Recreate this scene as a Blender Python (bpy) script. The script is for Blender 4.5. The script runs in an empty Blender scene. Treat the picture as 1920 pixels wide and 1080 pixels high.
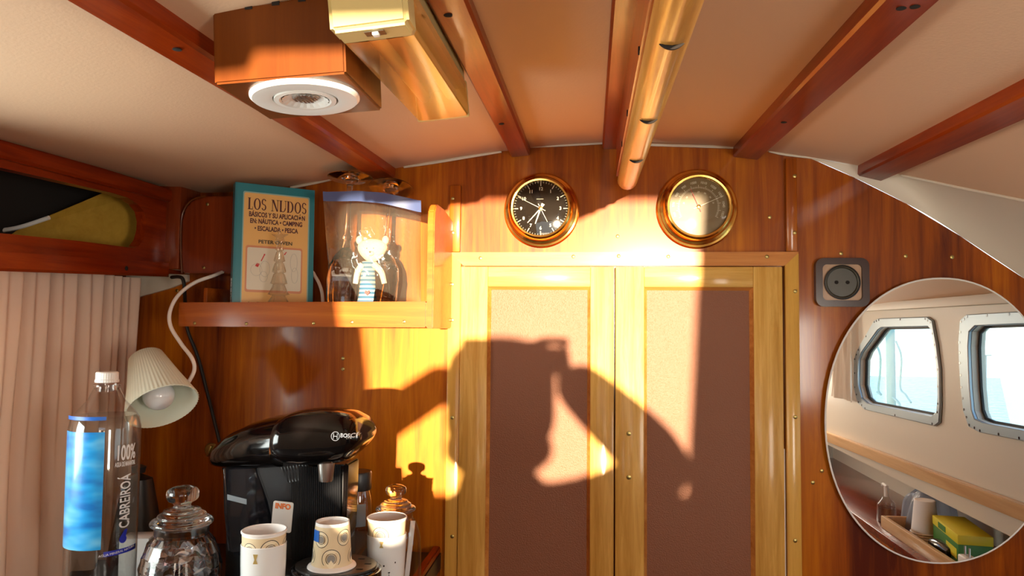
import bpy, bmesh, math, random
from mathutils import Vector, Matrix
from mathutils.geometry import tessellate_polygon
random.seed(7)
sc = bpy.context.scene
C = sc.collection
R = math.radians
# ---------------------------------------------------------------- camera
YAW, PITCH, ROLL, FP, D = R(6.15), R(2.9), .009, 1391., 1.39     # FP: focal length in pixels of the 1920 frame, D: distance of the bulkhead
fw = Vector((-math.sin(YAW)*math.cos(PITCH), math.cos(YAW)*math.cos(PITCH), math.sin(PITCH)))
r0 = fw.cross(Vector((0, 0, 1))).normalized(); u0 = r0.cross(fw)
rt = math.cos(ROLL)*r0 + math.sin(ROLL)*u0
up = -math.sin(ROLL)*r0 + math.cos(ROLL)*u0
cam_d = bpy.data.cameras.new('camera'); cam = bpy.data.objects.new('camera', cam_d); C.objects.link(cam)
cam_d.sensor_width = 36; cam_d.lens = 36*FP/1920; cam_d.clip_start = .02
cam.matrix_world = Matrix(((rt.x, up.x, -fw.x, 0), (rt.y, up.y, -fw.y, 0), (rt.z, up.z, -fw.z, 0), (0, 0, 0, 1)))
sc.camera = cam
sc.view_settings.view_transform = 'Standard'; sc.view_settings.look = 'None'
sc.view_settings.gamma = 1; sc.view_settings.use_curve_mapping = False
sc.view_settings.exposure = 0.0
try:
    sc.cycles.max_bounces = 12; sc.cycles.transparent_max_bounces = 24; sc.cycles.transmission_bounces = 12
    sc.cycles.glossy_bounces = 5; sc.cycles.diffuse_bounces = 5; sc.cycles.sample_clamp_indirect = 6; sc.cycles.caustics_reflective = False
    sc.cycles.caustics_refractive = False
except Exception: pass
# ---------------------------------------------------------------- light
wd = bpy.data.worlds.new('sky'); sc.world = wd; wd.use_nodes = True
wn = wd.node_tree; bg = wn.nodes['Background']
tcw = wn.nodes.new('ShaderNodeTexCoord'); sx = wn.nodes.new('ShaderNodeSeparateXYZ'); rp = wn.nodes.new('ShaderNodeValToRGB')
wn.links.new(tcw.outputs['Generated'], sx.inputs[0]); wn.links.new(sx.outputs[2], rp.inputs[0]); wn.links.new(rp.outputs[0], bg.inputs[0])
rp.color_ramp.elements[0].position = 0.0; rp.color_ramp.elements[0].color = (.80, .93, .95, 1)
rp.color_ramp.elements[1].position = .5; rp.color_ramp.elements[1].color = (.45, .68, 1, 1)
bg.inputs[1].default_value = 3.0
SUN = Vector((-.079, 1, -.013)).normalized()                          # direction the sunlight travels
def lamp(name, typ, loc, direction, energy, color, size=None, sy=None):
    l = bpy.data.lights.new(name, typ); o = bpy.data.objects.new(name, l); C.objects.link(o)
    o.location = loc; o.rotation_euler = Vector(direction).to_track_quat('-Z', 'Y').to_euler()
    l.energy = energy; l.color = color
    if typ == 'AREA': l.shape = 'RECTANGLE'; l.size = size; l.size_y = sy
    return o
s_ = lamp('sun', 'SUN', (0, -5, 1), SUN, 22, (1, .80, .56)); s_.data.angle = R(.8)
lamp('companionway_daylight', 'AREA', (.05, -.56, -.16), (0, 1, 0), 8, (1, .74, .46), .55, .40)
lamp('fill_light_starboard', 'AREA', (.84, -.30, -.12), (-1, .75, .02), 11, (1, .93, .82), .34, .32)  # added fill light inside the cabin side; no window is built behind it
lamp('window_daylight_port', 'AREA', (-1.0, .60, -.12), (1, 0, .05), 12, (1, .96, .90), .6, .3)
# ---------------------------------------------------------------- pixel helpers (1920x1080 frame)
def ray(px, py): return fw + rt*((px-960)/FP) + up*((540-py)/FP)
def P(px, py, Y): d = ray(px, py); return d*(Y/d.y)
def PX(px, py, X): d = ray(px, py); return d*(X/d.x)
def PZ(px, py, Z): d = ray(px, py); return d*(Z/d.z)
YM = D-.014                                                            # mirror surface
def V(px, py, X): p = PX(px, py, X); return Vector((p.x, 2*YM-p.y, p.z))
def sh(px, py, y):                                                     # the point at depth y whose sun shadow falls there on the bulkhead
    p = P(px, py, D); t = (D-y)/SUN.y; return p - SUN*t
def lerp(a, b, t): return a+(b-a)*t
def interp(tab, x):
    for (a, va), (b, vb) in zip(tab, tab[1:]):
        if x <= b: return lerp(va, vb, (x-a)/(b-a))
    (a, va), (b, vb) = tab[-2:]; return lerp(va, vb, (x-a)/(b-a))
_Q = (0.17964304, -0.0796472, -0.27724597, 0.02682168, 0.34383057)
def _q(x): return (((_Q[0]*x+_Q[1])*x+_Q[2])*x+_Q[3])*x+_Q[4]
_RT = [(.5, _q(.5)), (.556, .272), (.619, .240), (.677, .205), (.78, .14), (.88, .085)]
def zc(x, y=D):                                                        # deckhead height
    z = _q(max(x, -.84)) if x <= .5 else interp(_RT, x)
    return z + .028*(y-D)
def on_ceiling(px, py, off=0.):
    d = ray(px, py); lo, hi = .2, 2.5
    f = lambda t: d.z*t - (zc(d.x*t, d.y*t)-off)
    for _ in range(50):
        m = (lo+hi)/2
        if f(m) > 0: hi = m
        else: lo = m
    return d*lo
# ---------------------------------------------------------------- materials
def nt(name):
    m = bpy.data.materials.new(name); m.use_nodes = True; n = m.node_tree
    return m, n, n.nodes['Principled BSDF']
def setp(b, **k):
    for a, v in k.items():
        for i in b.inputs:
            if i.name.replace(' ', '_').lower() == a.lower(): i.default_value = v; break
def pm(name, col, rough=.5, metal=0., coat=0., bump=0., bscale=200., spec=.5, **k):
    m, n, b = nt(name)
    setp(b, Base_Color=(*col, 1), Roughness=rough, Metallic=metal, Coat_Weight=coat, Coat_Roughness=.08, Specular_IOR_Level=spec, **k)
    if bump:
        t = n.nodes.new('ShaderNodeTexCoord'); z = n.nodes.new('ShaderNodeTexNoise'); q = n.nodes.new('ShaderNodeBump')
        z.inputs['Scale'].default_value = bscale; q.inputs['Strength'].default_value = bump; q.inputs['Distance'].default_value = .002
        n.links.new(t.outputs['Object'], z.inputs['Vector']); n.links.new(z.outputs[0], q.inputs['Height']); n.links.new(q.outputs[0], b.inputs['Normal'])
    return m
def wood(name, c1, c2, c3=None, axis=2, scale=1., rough=.33, coat=.5, bump=.12, low=.5):
    m, n, b = nt(name); N = n.nodes; L = n.links
    t = N.new('ShaderNodeTexCoord'); mp = N.new('ShaderNodeMapping'); s = [60*scale]*3; s[axis] = 3.5*scale
    mp.inputs['Scale'].default_value = s; L.new(t.outputs['Object'], mp.inputs[0])
    z = N.new('ShaderNodeTexNoise'); z.inputs['Scale'].default_value = 1.; z.inputs['Detail'].default_value = 9; z.inputs['Roughness'].default_value = .68; z.inputs['Distortion'].default_value = .6
    L.new(mp.outputs[0], z.inputs['Vector'])
    mp2 = N.new('ShaderNodeMapping'); s = [9*scale]*3; s[axis] = .9*scale; mp2.inputs['Scale'].default_value = s; L.new(t.outputs['Object'], mp2.inputs[0])
    z2 = N.new('ShaderNodeTexNoise'); z2.inputs['Scale'].default_value = 1.; z2.inputs['Detail'].default_value = 3; L.new(mp2.outputs[0], z2.inputs['Vector'])
    mx = N.new('ShaderNodeMix'); mx.data_type = 'FLOAT'; mx.inputs[0].default_value = low; L.new(z.outputs[0], mx.inputs[2]); L.new(z2.outputs[0], mx.inputs[3])
    r = N.new('ShaderNodeValToRGB'); L.new(mx.outputs[0], r.inputs[0]); e = r.color_ramp.elements
    e[0].position = .36; e[0].color = (*c1, 1); e[1].position = .64; e[1].color = (*c2, 1)
    if c3: q = e.new(.5); q.color = (*c3, 1)
    L.new(r.outputs[0], b.inputs['Base Color'])
    bp = N.new('ShaderNodeBump'); bp.inputs['Strength'].default_value = bump; bp.inputs['Distance'].default_value = .0015
    L.new(z.outputs[0], bp.inputs['Height']); L.new(bp.outputs[0], b.inputs['Normal'])
    setp(b, Roughness=rough, Coat_Weight=coat, Coat_Roughness=.12, Specular_IOR_Level=.15)
    return m
def film(name, tint=(1, 1, 1), ior=1.45, rough=.03, body=0., bodycol=(1, 1, 1), gain=1., bump=0, bscale=40):
    """thin clear sheet: straight transmission plus mirror reflection by Fresnel, with an optional milky share"""
    m = bpy.data.materials.new(name); m.use_nodes = True; n = m.node_tree; N = n.nodes; L = n.links; N.clear()
    o = N.new('ShaderNodeOutputMaterial'); tr = N.new('ShaderNodeBsdfTransparent'); tr.inputs[0].default_value = (*tint, 1)
    g = N.new('ShaderNodeBsdfGlossy'); g.inputs['Roughness'].default_value = rough
    f = N.new('ShaderNodeLayerWeight'); f.inputs['Blend'].default_value = .5
    pw = N.new('ShaderNodeMath'); pw.operation = 'POWER'; pw.inputs[1].default_value = 3.6; L.new(f.outputs['Facing'], pw.inputs[0])
    mu = N.new('ShaderNodeMath'); mu.operation = 'MULTIPLY_ADD'; mu.inputs[1].default_value = .8; mu.inputs[2].default_value = .035*gain; mu.use_clamp = True; L.new(pw.outputs[0], mu.inputs[0])
    mx = N.new('ShaderNodeMixShader'); L.new(mu.outputs[0], mx.inputs[0]); L.new(tr.outputs[0], mx.inputs[1]); L.new(g.outputs[0], mx.inputs[2])
    last = mx
    if body:
        d = N.new('ShaderNodeBsdfDiffuse'); d.inputs[0].default_value = (*bodycol, 1)
        t2 = N.new('ShaderNodeBsdfTranslucent'); t2.inputs[0].default_value = (*bodycol, 1)
        a = N.new('ShaderNodeAddShader'); a = N.new('ShaderNodeMixShader'); L.new(d.outputs[0], a.inputs[1]); L.new(t2.outputs[0], a.inputs[2])
        m2 = N.new('ShaderNodeMixShader'); m2.inputs[0].default_value = body; L.new(mx.outputs[0], m2.inputs[1]); L.new(a.outputs[0], m2.inputs[2]); last = m2
    if bump:
        t = N.new('ShaderNodeTexCoord'); z = N.new('ShaderNodeTexNoise'); z.inputs['Scale'].default_value = bscale
        b = N.new('ShaderNodeBump'); b.inputs['Strength'].default_value = bump; b.inputs['Distance'].default_value = .01
        L.new(t.outputs['Object'], z.inputs['Vector']); L.new(z.outputs[0], b.inputs['Height']); L.new(b.outputs[0], g.inputs['Normal'])
    L.new(last.outputs[0], o.inputs[0]); return m
def cloth(name, col, tr=.35, bump=.2):
    m, n, b = nt(name); setp(b, Base_Color=(*col, 1), Roughness=.9, Specular_IOR_Level=.1)
    t = n.nodes.new('ShaderNodeBsdfTranslucent'); t.inputs[0].default_value = (*col, 1); x = n.nodes.new('ShaderNodeMixShader'); x.inputs[0].default_value = tr
    o = n.nodes['Material Output']; n.links.new(b.outputs[0], x.inputs[1]); n.links.new(t.outputs[0], x.inputs[2]); n.links.new(x.outputs[0], o.inputs[0]); return m
M = {}
M['bulk'] = wood('mahogany_bulkhead', (.085, .009, .001), (.56, .17, .003), (.31, .066, .0015), rough=.45, coat=.45, scale=.9, low=.62)
M['bulk_y'] = wood('mahogany_beam', (.13, .008, .001), (.38, .055, .003), (.25, .026, .002), axis=1, rough=.3, coat=.3)
M['bulk_x'] = wood('mahogany_shelf', (.26, .048, .005), (.52, .15, .016), (.38, .09, .009), axis=0, rough=.34, coat=.3)
M['dark_red'] = wood('dark_mahogany', (.12, .015, .003), (.26, .045, .008), rough=.25, coat=.7)
M['oak'] = wood('golden_iroko', (.44, .21, .03), (.80, .50, .14), (.62, .34, .07), scale=1.6, rough=.42, coat=.22, bump=.25)
M['oak_x'] = wood('golden_iroko_rail', (.44, .21, .03), (.80, .50, .14), (.62, .34, .07), axis=0, scale=1.6, rough=.42, coat=.22, bump=.25)
M['trim'] = wood('iroko_trim', (.50, .25, .035), (.74, .42, .085), axis=2, scale=1.2, rough=.4, coat=.4, bump=.2)
M['trim_x'] = wood('mahogany_trim_rail', (.42, .13, .02), (.70, .30, .07), axis=0, scale=1.4, rough=.4, coat=.4, bump=.25)
M['rod'] = wood('worn_teak_rod', (.42, .17, .03), (.78, .45, .12), (.62, .30, .06), axis=1, scale=1.2, rough=.32, coat=.4, bump=.3)
M['boxw'] = wood('cherry_box', (.10, .022, .002), (.17, .045, .005), axis=2, scale=.7, rough=.4, coat=.3, bump=.05)
M['yellowb'] = wood('yellow_plywood', (.36, .20, .02), (.50, .30, .04), axis=0, rough=.6, coat=0, bump=.1)
M['bag_w'] = wood('pale_galley_wood', (.50, .28, .12), (.72, .45, .22), axis=1, rough=.4, coat=.3, bump=.1)
M['vinyl'] = pm('brown_leatherette', (.235, .085, .038), rough=.55, bump=.6, bscale=420, coat=.0)
M['ceiling'] = pm('cream_headliner', (.71, .48, .31), rough=.62, bump=.12, bscale=260)
M['white_grp'] = pm('cream_gelcoat', (.68, .60, .48), rough=.45)
M['white'] = pm('white_plastic', (.82, .80, .76), rough=.35)
M['ivory'] = pm('ivory_plastic', (.74, .78, .66), rough=.35)
M['porc'] = pm('white_porcelain', (.80, .83, .83), rough=.12, coat=.6)
M['paper'] = pm('cup_paper', (.86, .84, .82), rough=.6)
M['cupcream'] = pm('printed_cup_cream', (.74, .60, .38), rough=.55, bump=.05)
M['cream_ring'] = pm('cup_print_pale', (.84, .74, .52), rough=.55)
M['ink'] = pm('black_ink', (.012, .010, .010), rough=.5)
M['grey_print'] = pm('cup_print_grey', (.26, .25, .23), rough=.6)
M['gold'] = pm('gold_print', (.70, .52, .18), rough=.3, metal=.5)
M['brass'] = pm('polished_brass', (.86, .52, .13), rough=.17, metal=1)
M['brass_old'] = pm('dull_brass', (.42, .33, .12), rough=.35, metal=1)
M['steel'] = pm('satin_steel', (.62, .60, .57), rough=.28, metal=1)
M['alu'] = pm('grey_aluminium', (.33, .39, .43), rough=.4, metal=.6)
M['black'] = pm('gloss_black_plastic', (.004, .003, .003), rough=.10, coat=.12, spec=.4)
M['matt'] = pm('matt_black_plastic', (.014, .015, .018), rough=.38)
M['rubber'] = pm('black_rubber', (.012, .011, .010), rough=.6)
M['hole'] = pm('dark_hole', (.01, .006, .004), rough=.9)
M['dial'] = pm('black_dial', (.009, .005, .002), rough=.6, spec=.05)
M['dial2'] = pm('bronze_dial', (.16, .095, .022), rough=.45)
M['dialink'] = pm('dial_print', (.78, .70, .50), rough=.5)
M['red'] = pm('red_print', (.55, .02, .015), rough=.5)
M['brownplast'] = pm('dark_brown_plastic', (.030, .009, .008), rough=.2, coat=.15)
M['tanplast'] = pm('bronze_plate', (.46, .27, .15), rough=.3)
M['greenplast'] = pm('olive_black_plastic', (.035, .030, .016), rough=.35)
M['shade'] = cloth('ivory_lamp_shade', (.80, .83, .70), .12)
M['bulb'] = pm('frosted_bulb', (.86, .86, .88), rough=.15, coat=.5)
M['cord'] = pm('white_cord', (.82, .76, .70), rough=.45)
M['curtain'] = cloth('pink_beige_curtain', (.88, .67, .53), .30)
M['curtain2'] = cloth('cream_curtain', (.70, .60, .50), .35)
M['teal'] = pm('teal_cover', (.004, .19, .24), rough=.32, coat=.4)
M['ochre'] = pm('ochre_cover', (.80, .46, .14), rough=.35, coat=.4)
M['pink_edge'] = pm('salmon_border', (.66, .26, .12), rough=.4, coat=.3)
M['pale'] = pm('pale_picture', (.72, .66, .52), rough=.4, coat=.3)
M['maroon'] = pm('maroon_ink', (.07, .004, .010), rough=.4)
M['teal_line'] = pm('pale_teal_line', (.25, .45, .42), rough=.4)
M['sketch'] = pm('grey_sketch', (.45, .43, .38), rough=.5)
M['pages'] = pm('book_pages', (.66, .58, .44), rough=.8)
M['glass'] = None
def glassm(name, col=(1, 1, 1), ior=1.45, rough=0.):
    m, n, b = nt(name); setp(b, Base_Color=(*col, 1), Roughness=rough, IOR=ior, Transmission_Weight=1.); return m
M['glass'] = glassm('clear_glass')
M['water'] = film('water', (.86, .87, .86), ior=1.2, gain=1.)
M['acryl'] = film('clear_acrylic', (.93, .88, .80), gain=2.2, rough=.05, body=.10, bodycol=(.9, .8, .66))
M['thin'] = film('thin_glass', (.97, .98, .97), gain=1.5)
M['jarglass'] = film('jar_glass', (.97, .98, .98), gain=2.6, rough=.02)
M['pet'] = film('bottle_plastic', (.965, .97, .97), gain=1.3, rough=.04)
M['smoke'] = film('smoked_plastic', (.30, .31, .36), gain=1.5, rough=.05, body=.05, bodycol=(.25, .3, .4))
M['bagfilm'] = film('bag_film', (.94, .93, .90), gain=1.6, rough=.08, body=.07, bodycol=(.8, .75, .6), bump=.7, bscale=30)
M['zip'] = film('zip_band', (.35, .42, .72), gain=1.6, rough=.2, body=.62, bodycol=(.16, .24, .55))
M['bluebag'] = film('blue_grey_film', (.75, .80, .88), gain=1.8, rough=.25, body=.45, bodycol=(.55, .63, .76), bump=.6, bscale=30)
M['dif'] = film('amber_diffuser', (.93, .70, .34), gain=1.8, rough=.12, body=.22, bodycol=(.85, .48, .14))
M['pane'] = film('window_pane', (.93, .98, .98), gain=1.)
M['cream_lamp'] = pm('cream_lamp_housing', (.56, .45, .19), rough=.4)
M['fur'] = pm('cream_plush', (.50, .42, .30), rough=.95, bump=.5, bscale=500)
M['stripe'] = None
m, n, b = nt('blue_striped_cloth'); t = n.nodes.new('ShaderNodeTexCoord'); w = n.nodes.new('ShaderNodeTexWave'); w.bands_direction = 'Z'; w.inputs['Scale'].default_value = 42
rr = n.nodes.new('ShaderNodeValToRGB'); rr.color_ramp.elements[0].position = .45; rr.color_ramp.elements[0].color = (.03, .10, .17, 1); rr.color_ramp.elements[1].position = .55; rr.color_ramp.elements[1].color = (.30, .30, .26, 1)
n.links.new(t.outputs['Object'], w.inputs['Vector']); n.links.new(w.outputs[0], rr.inputs[0]); n.links.new(rr.outputs[0], b.inputs['Base Color']); setp(b, Roughness=.9); M['stripe'] = m
m, n, b = nt('blue_water_label'); t = n.nodes.new('ShaderNodeTexCoord'); w = n.nodes.new('ShaderNodeTexNoise'); w.inputs['Scale'].default_value = 5; mp = n.nodes.new('ShaderNodeMapping'); mp.inputs['Scale'].default_value = (3, 3, 9)
rr = n.nodes.new('ShaderNodeValToRGB'); e = rr.color_ramp.elements; e[0].position = .35; e[0].color = (.002, .15, .50, 1); e[1].position = .7; e[1].color = (.14, .50, .80, 1)
q = e.new(.5); q.color = (.01, .30, .70, 1)
n.links.new(t.outputs['Object'], mp.inputs[0]); n.links.new(mp.outputs[0], w.inputs['Vector']); n.links.new(w.outputs[0], rr.inputs[0]); n.links.new(rr.outputs[0], b.inputs['Base Color']); setp(b, Roughness=.3, Coat_Weight=.4); M['bluelabel'] = m
M['blue'] = pm('deep_blue_print', (.02, .03, .42), rough=.4)
M['brightblue'] = pm('blue_sticker', (.01, .12, .52), rough=.4)
M['silver_print'] = pm('silver_white_print', (.80, .82, .84), rough=.35)
M['orange'] = pm('orange_print', (.82, .20, .04), rough=.5)
M['paleblue'] = pm('pale_blue_print', (.45, .58, .70), rough=.4)
M['foil'] = pm('silver_foil', (.82, .85, .92), rough=.28, metal=.7)
M['foilred'] = pm('red_brown_wrapper', (.22, .03, .018), rough=.22, metal=.3, coat=.5)
M['coffee'] = pm('instant_coffee', (.05, .014, .006), rough=.9, bump=1, bscale=300)
M['yellow'] = pm('yellow_card', (.80, .68, .03), rough=.5)
M['green'] = pm('green_card', (.05, .22, .03), rough=.5)
M['mirror'] = pm('mirror_glass', (.93, .93, .92), rough=.0, metal=1)
M['skin'] = pm('skin', (.55, .30, .2), rough=.5); M['shirt'] = pm('navy_shirt', (.03, .04, .08), rough=.9); M['hair'] = pm('brown_hair', (.05, .03, .02), rough=.7)
M['floor'] = wood('cabin_sole', (.20, .08, .02), (.36, .15, .04), axis=1)
M['hull'] = pm('white_hull', (.82, .78, .66), rough=.4); M['post'] = pm('grey_green_post', (.28, .42, .40), rough=.6)
m, n, b = nt('sea_water'); setp(b, Base_Color=(.55, .68, .66, 1), Roughness=.25); t = n.nodes.new('ShaderNodeTexCoord'); z = n.nodes.new('ShaderNodeTexNoise'); z.inputs['Scale'].default_value = 5; q = n.nodes.new('ShaderNodeBump'); q.inputs['Distance'].default_value = .15
n.links.new(t.outputs['Object'], z.inputs['Vector']); n.links.new(z.outputs[0], q.inputs['Height']); n.links.new(q.outputs[0], b.inputs['Normal']); M['sea'] = m
# ---------------------------------------------------------------- object helpers
WM = {}
def tag(o, label=None, cat=None, group=None, kind=None):
    if label: o['label'] = label
    if cat: o['category'] = cat
    if group: o['group'] = group
    if kind: o['kind'] = kind
    return o
def thing(name, label=None, cat=None, loc=(0, 0, 0), rot=None, group=None, kind=None):
    o = bpy.data.objects.new(name, None); C.objects.link(o); o.empty_display_size = .02
    m = Matrix.Translation(Vector(loc))
    if rot is not None: m = m @ (rot if isinstance(rot, Matrix) else Matrix.Rotation(rot, 4, 'Z'))
    o.matrix_world = m; WM[o.name] = m
    return tag(o, label, cat, group, kind)
def obj(name, bm, mat, parent=None, world=False, smooth=True, ang=32, label=None):
    """link a bmesh as ONE object; world=True: vertices are in world coordinates"""
    if parent is not None and world: bm.transform(WM[parent.name].inverted())
    bmesh.ops.recalc_face_normals(bm, faces=bm.faces)
    me = bpy.data.meshes.new(name); bm.to_mesh(me); bm.free()
    if mat: me.materials.append(mat)
    if smooth:
        for p in me.polygons: p.use_smooth = True
        me.set_sharp_from_angle(angle=R(ang))
    o = bpy.data.objects.new(name, me); C.objects.link(o)
    if parent is not None:
        o.parent = parent; WM[o.name] = WM[parent.name]
    else: WM[o.name] = Matrix.Identity(4)
    if label: o['label'] = label
    return o
def base_loc(o, loc):
    """move the origin of a parentless mesh to loc without moving the mesh"""
    o.data.transform(Matrix.Translation(-Vector(loc))); o.location = loc; WM[o.name] = Matrix.Translation(Vector(loc)); return o
def NB(): return bmesh.new()
def add_box(bm, lo, hi, bev=0., seg=2, mat=None):
    lo = Vector(lo); hi = Vector(hi); t = bmesh.new(); bmesh.ops.create_cube(t, size=1)
    for v in t.verts: v.co = Vector(((v.co.x+.5)*(hi.x-lo.x)+lo.x, (v.co.y+.5)*(hi.y-lo.y)+lo.y, (v.co.z+.5)*(hi.z-lo.z)+lo.z))
    if bev: bmesh.ops.bevel(t, geom=t.edges[:], offset=bev, segments=seg, affect='EDGES', profile=.5, clamp_overlap=True)
    if mat: t.transform(mat)
    join(bm, t); return bm
def join(bm, t):
    me = bpy.data.meshes.new('tmp'); t.to_mesh(me); t.free(); bm.from_mesh(me); bpy.data.meshes.remove(me)
def box(lo, hi, bev=0., seg=2, mat=None): return add_box(NB(), lo, hi, bev, seg, mat)
def lathe(prof, n=48, bm=None, mat=None, rfun=None):
    """profile of (r, z) turned about Z"""
    t = bmesh.new(); rings = []
    for j, (r, z) in enumerate(prof):
        if r < 1e-6: rings.append([t.verts.new((0, 0, z))]); continue
        rr = []
        for i in range(n):
            a = 2*math.pi*i/n; q = r*(rfun(a, z, j) if rfun else 1); rr.append(t.verts.new((q*math.cos(a), q*math.sin(a), z)))
        rings.append(rr)
    for a, b in zip(rings, rings[1:]):
        if len(a) == 1 and len(b) == 1: continue
        for i in range(n):
            k = (i+1) % n
            if len(a) == 1: t.faces.new((a[0], b[k], b[i]))
            elif len(b) == 1: t.faces.new((a[i], a[k], b[0]))
            else: t.faces.new((a[i], a[k], b[k], b[i]))
    if mat: t.transform(mat)
    if bm is None: return t
    join(bm, t); return bm
def spline(pts, k=8):
    pts = [Vector(p) for p in pts]
    if len(pts) < 3: return pts
    q = [pts[0]*2-pts[1]]+pts+[pts[-1]*2-pts[-2]]; out = []
    for i in range(1, len(q)-2):
        for j in range(k):
            t = j/k; a, b, c, d = q[i-1:i+3]
            out.append(.5*((2*b)+(c-a)*t+(2*a-5*b+4*c-d)*t*t+(3*b-a-3*c+d)*t**3))
    return out+[pts[-1]]
def tube(pts, r, n=10, bm=None, k=8, smooth=True):
    pts = spline(pts, k) if smooth else [Vector(p) for p in pts]
    own = bm is None; t = bmesh.new(); rings = []; ref = Vector((0, 0, 1)); N_ = len(pts)
    for i, p in enumerate(pts):
        d = (pts[min(i+1, N_-1)]-pts[max(i-1, 0)]).normalized()
        if abs(d.dot(ref)) > .95: ref = Vector((1, 0, 0)) if abs(d.x) < .8 else Vector((0, 1, 0))
        u = d.cross(ref).normalized(); v = d.cross(u); ref = v.cross(d) if False else ref
        rr = r(i/(N_-1)) if callable(r) else r
        rings.append([t.verts.new(p+u*rr*math.cos(2*math.pi*j/n)+v*rr*math.sin(2*math.pi*j/n)) for j in range(n)])
    for a, b in zip(rings, rings[1:]):
        # match ring starts to avoid twist
        s = min(range(n), key=lambda o: sum((a[j].co-b[(j+o) % n].co).length for j in (0, n//2)))
        b[:] = b[s:]+b[:s]
        for j in range(n): t.faces.new((a[j], a[(j+1) % n], b[(j+1) % n], b[j]))
    t.faces.new(rings[0]); t.faces.new(rings[-1])
    if own: return t
    join(bm, t); return bm
def plate(outer, holes=(), off=Vector((0, 0, .01)), bev=0.):
    """flat polygon (list of 3D points), with holes, extruded by off"""
    t = bmesh.new(); loops = [list(map(Vector, outer))]+[list(map(Vector, h)) for h in holes]
    tri = tessellate_polygon(loops); flat = [p for l in loops for p in l]; off = Vector(off)
    A = [t.verts.new(p) for p in flat]; B = [t.verts.new(p+off) for p in flat]
    if holes:
        for a, b, c in tri:
            try: t.faces.new((A[a], A[b], A[c])); t.faces.new((B[c], B[b], B[a]))
            except ValueError: pass
    else: t.faces.new(A); t.faces.new(B[::-1])
    i = 0
    for l in loops:
        n_ = len(l)
        for j in range(n_): t.faces.new((A[i+j], A[i+(j+1) % n_], B[i+(j+1) % n_], B[i+j]))
        i += n_
    if bev:
        bmesh.ops.recalc_face_normals(t, faces=t.faces)
        es = [e for e in t.edges if len(e.link_faces) == 2 and e.calc_face_angle(0) > .6 and not holes or (holes and len(e.link_faces) == 2 and e.calc_face_angle(0) > .6)]
        bmesh.ops.bevel(t, geom=es, offset=bev, segments=2, affect='EDGES', clamp_overlap=True)
    return t
def grid(f, nu, nv, closed_u=False):
    t = bmesh.new(); g = [[t.verts.new(f(i/nu, j/nv)) for j in range(nv+1)] for i in range(nu+(0 if closed_u else 1))]
    m_ = len(g)
    for i in range(nu):
        for j in range(nv): t.faces.new((g[i][j], g[(i+1) % m_][j], g[(i+1) % m_][j+1], g[i][j+1]))
    return t
def solid(t, th):
    bmesh.ops.recalc_face_normals(t, faces=t.faces); bmesh.ops.solidify(t, geom=t.faces[:], thickness=th); return t
def rrect(w, h, r, n=6):
    out = []
    for cx, cy, a0 in ((w/2-r, h/2-r, 0), (-w/2+r, h/2-r, 90), (-w/2+r, -h/2+r, 180), (w/2-r, -h/2+r, 270)):
        for i in range(n+1): a = R(a0+90*i/n); out.append((cx+r*math.cos(a), cy+r*math.sin(a)))
    return out
def text_bm(s, size, mat=None, ext=.0003, bold=0., align='CENTER', sxy=(1, 1), shear=0.):
    c = bpy.data.curves.new('txt', 'FONT'); c.body = s; c.size = size; c.extrude = ext; c.offset = bold; c.align_x = align; c.align_y = 'CENTER'; c.resolution_u = 3; c.shear = shear
    o = bpy.data.objects.new('txt', c); C.objects.link(o); dg = bpy.context.evaluated_depsgraph_get(); dg.update()
    me = bpy.data.meshes.new_from_object(o.evaluated_get(dg)); t = bmesh.new(); t.from_mesh(me)
    bpy.data.objects.remove(o); bpy.data.curves.remove(c); bpy.data.meshes.remove(me)
    bmesh.ops.scale(t, vec=(sxy[0], sxy[1], 1), verts=t.verts)
    if mat: t.transform(mat)
    return t
FACE = Matrix(((1, 0, 0, 0), (0, 0, -1, 0), (0, 1, 0, 0), (0, 0, 0, 1)))      # x,y plane -> facing -Y
def face_at(p, ang=0.): return Matrix.Translation(Vector(p)) @ FACE @ Matrix.Rotation(ang, 4, 'Z')
def screw(parent, p, r=.0032, nrm='Y', mat='brass_old'):
    t = lathe([(0, 0), (r, 0), (r*.95, .0008), (r*.5, .0014), (0, .0015)], 12)
    rot = Matrix.Rotation(R(90), 4, 'X') if nrm == 'Y' else (Matrix.Rotation(R(180), 4, 'X') if nrm == 'Z' else Matrix.Rotation(R(90), 4, 'Y'))
    t.transform(Matrix.Translation(Vector(p)) @ rot); return obj('screw', t, M[mat], parent, world=True)
def bevel_all(t, off, seg=2, ang=.5):
    bmesh.ops.recalc_face_normals(t, faces=t.faces)
    bmesh.ops.bevel(t, geom=[e for e in t.edges if len(e.link_faces) == 2 and e.calc_face_angle(0) > ang], offset=off, segments=seg, affect='EDGES', clamp_overlap=True); return t
def struct(o, label=None, cat=None): return tag(o, label, cat, kind='structure')

# ================================================================ SETTING
FLOOR = -1.5; ZC = -.425; YB = -.50
XS = .87
# bulkhead with its top edge following deckhead and quarter curve
top = [Vector((x, D, zc(x)+.004)) for x in [-.97+.03*i for i in range(46)] if x < .39]
top += [P(px, py, D) for px, py in ((1520, 297), (1600, 332), (1700, 382), (1800, 442), (1850, 476), (1920, 522), (1990, 575))]
xr = top[-1].x
o = obj('wall_front', plate(top+[Vector((xr, D, FLOOR)), Vector((-.97, D, FLOOR))], off=(0, .02, 0)), M['bulk'], smooth=False)
struct(o, 'varnished mahogany bulkhead facing the camera', 'wall')
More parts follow.
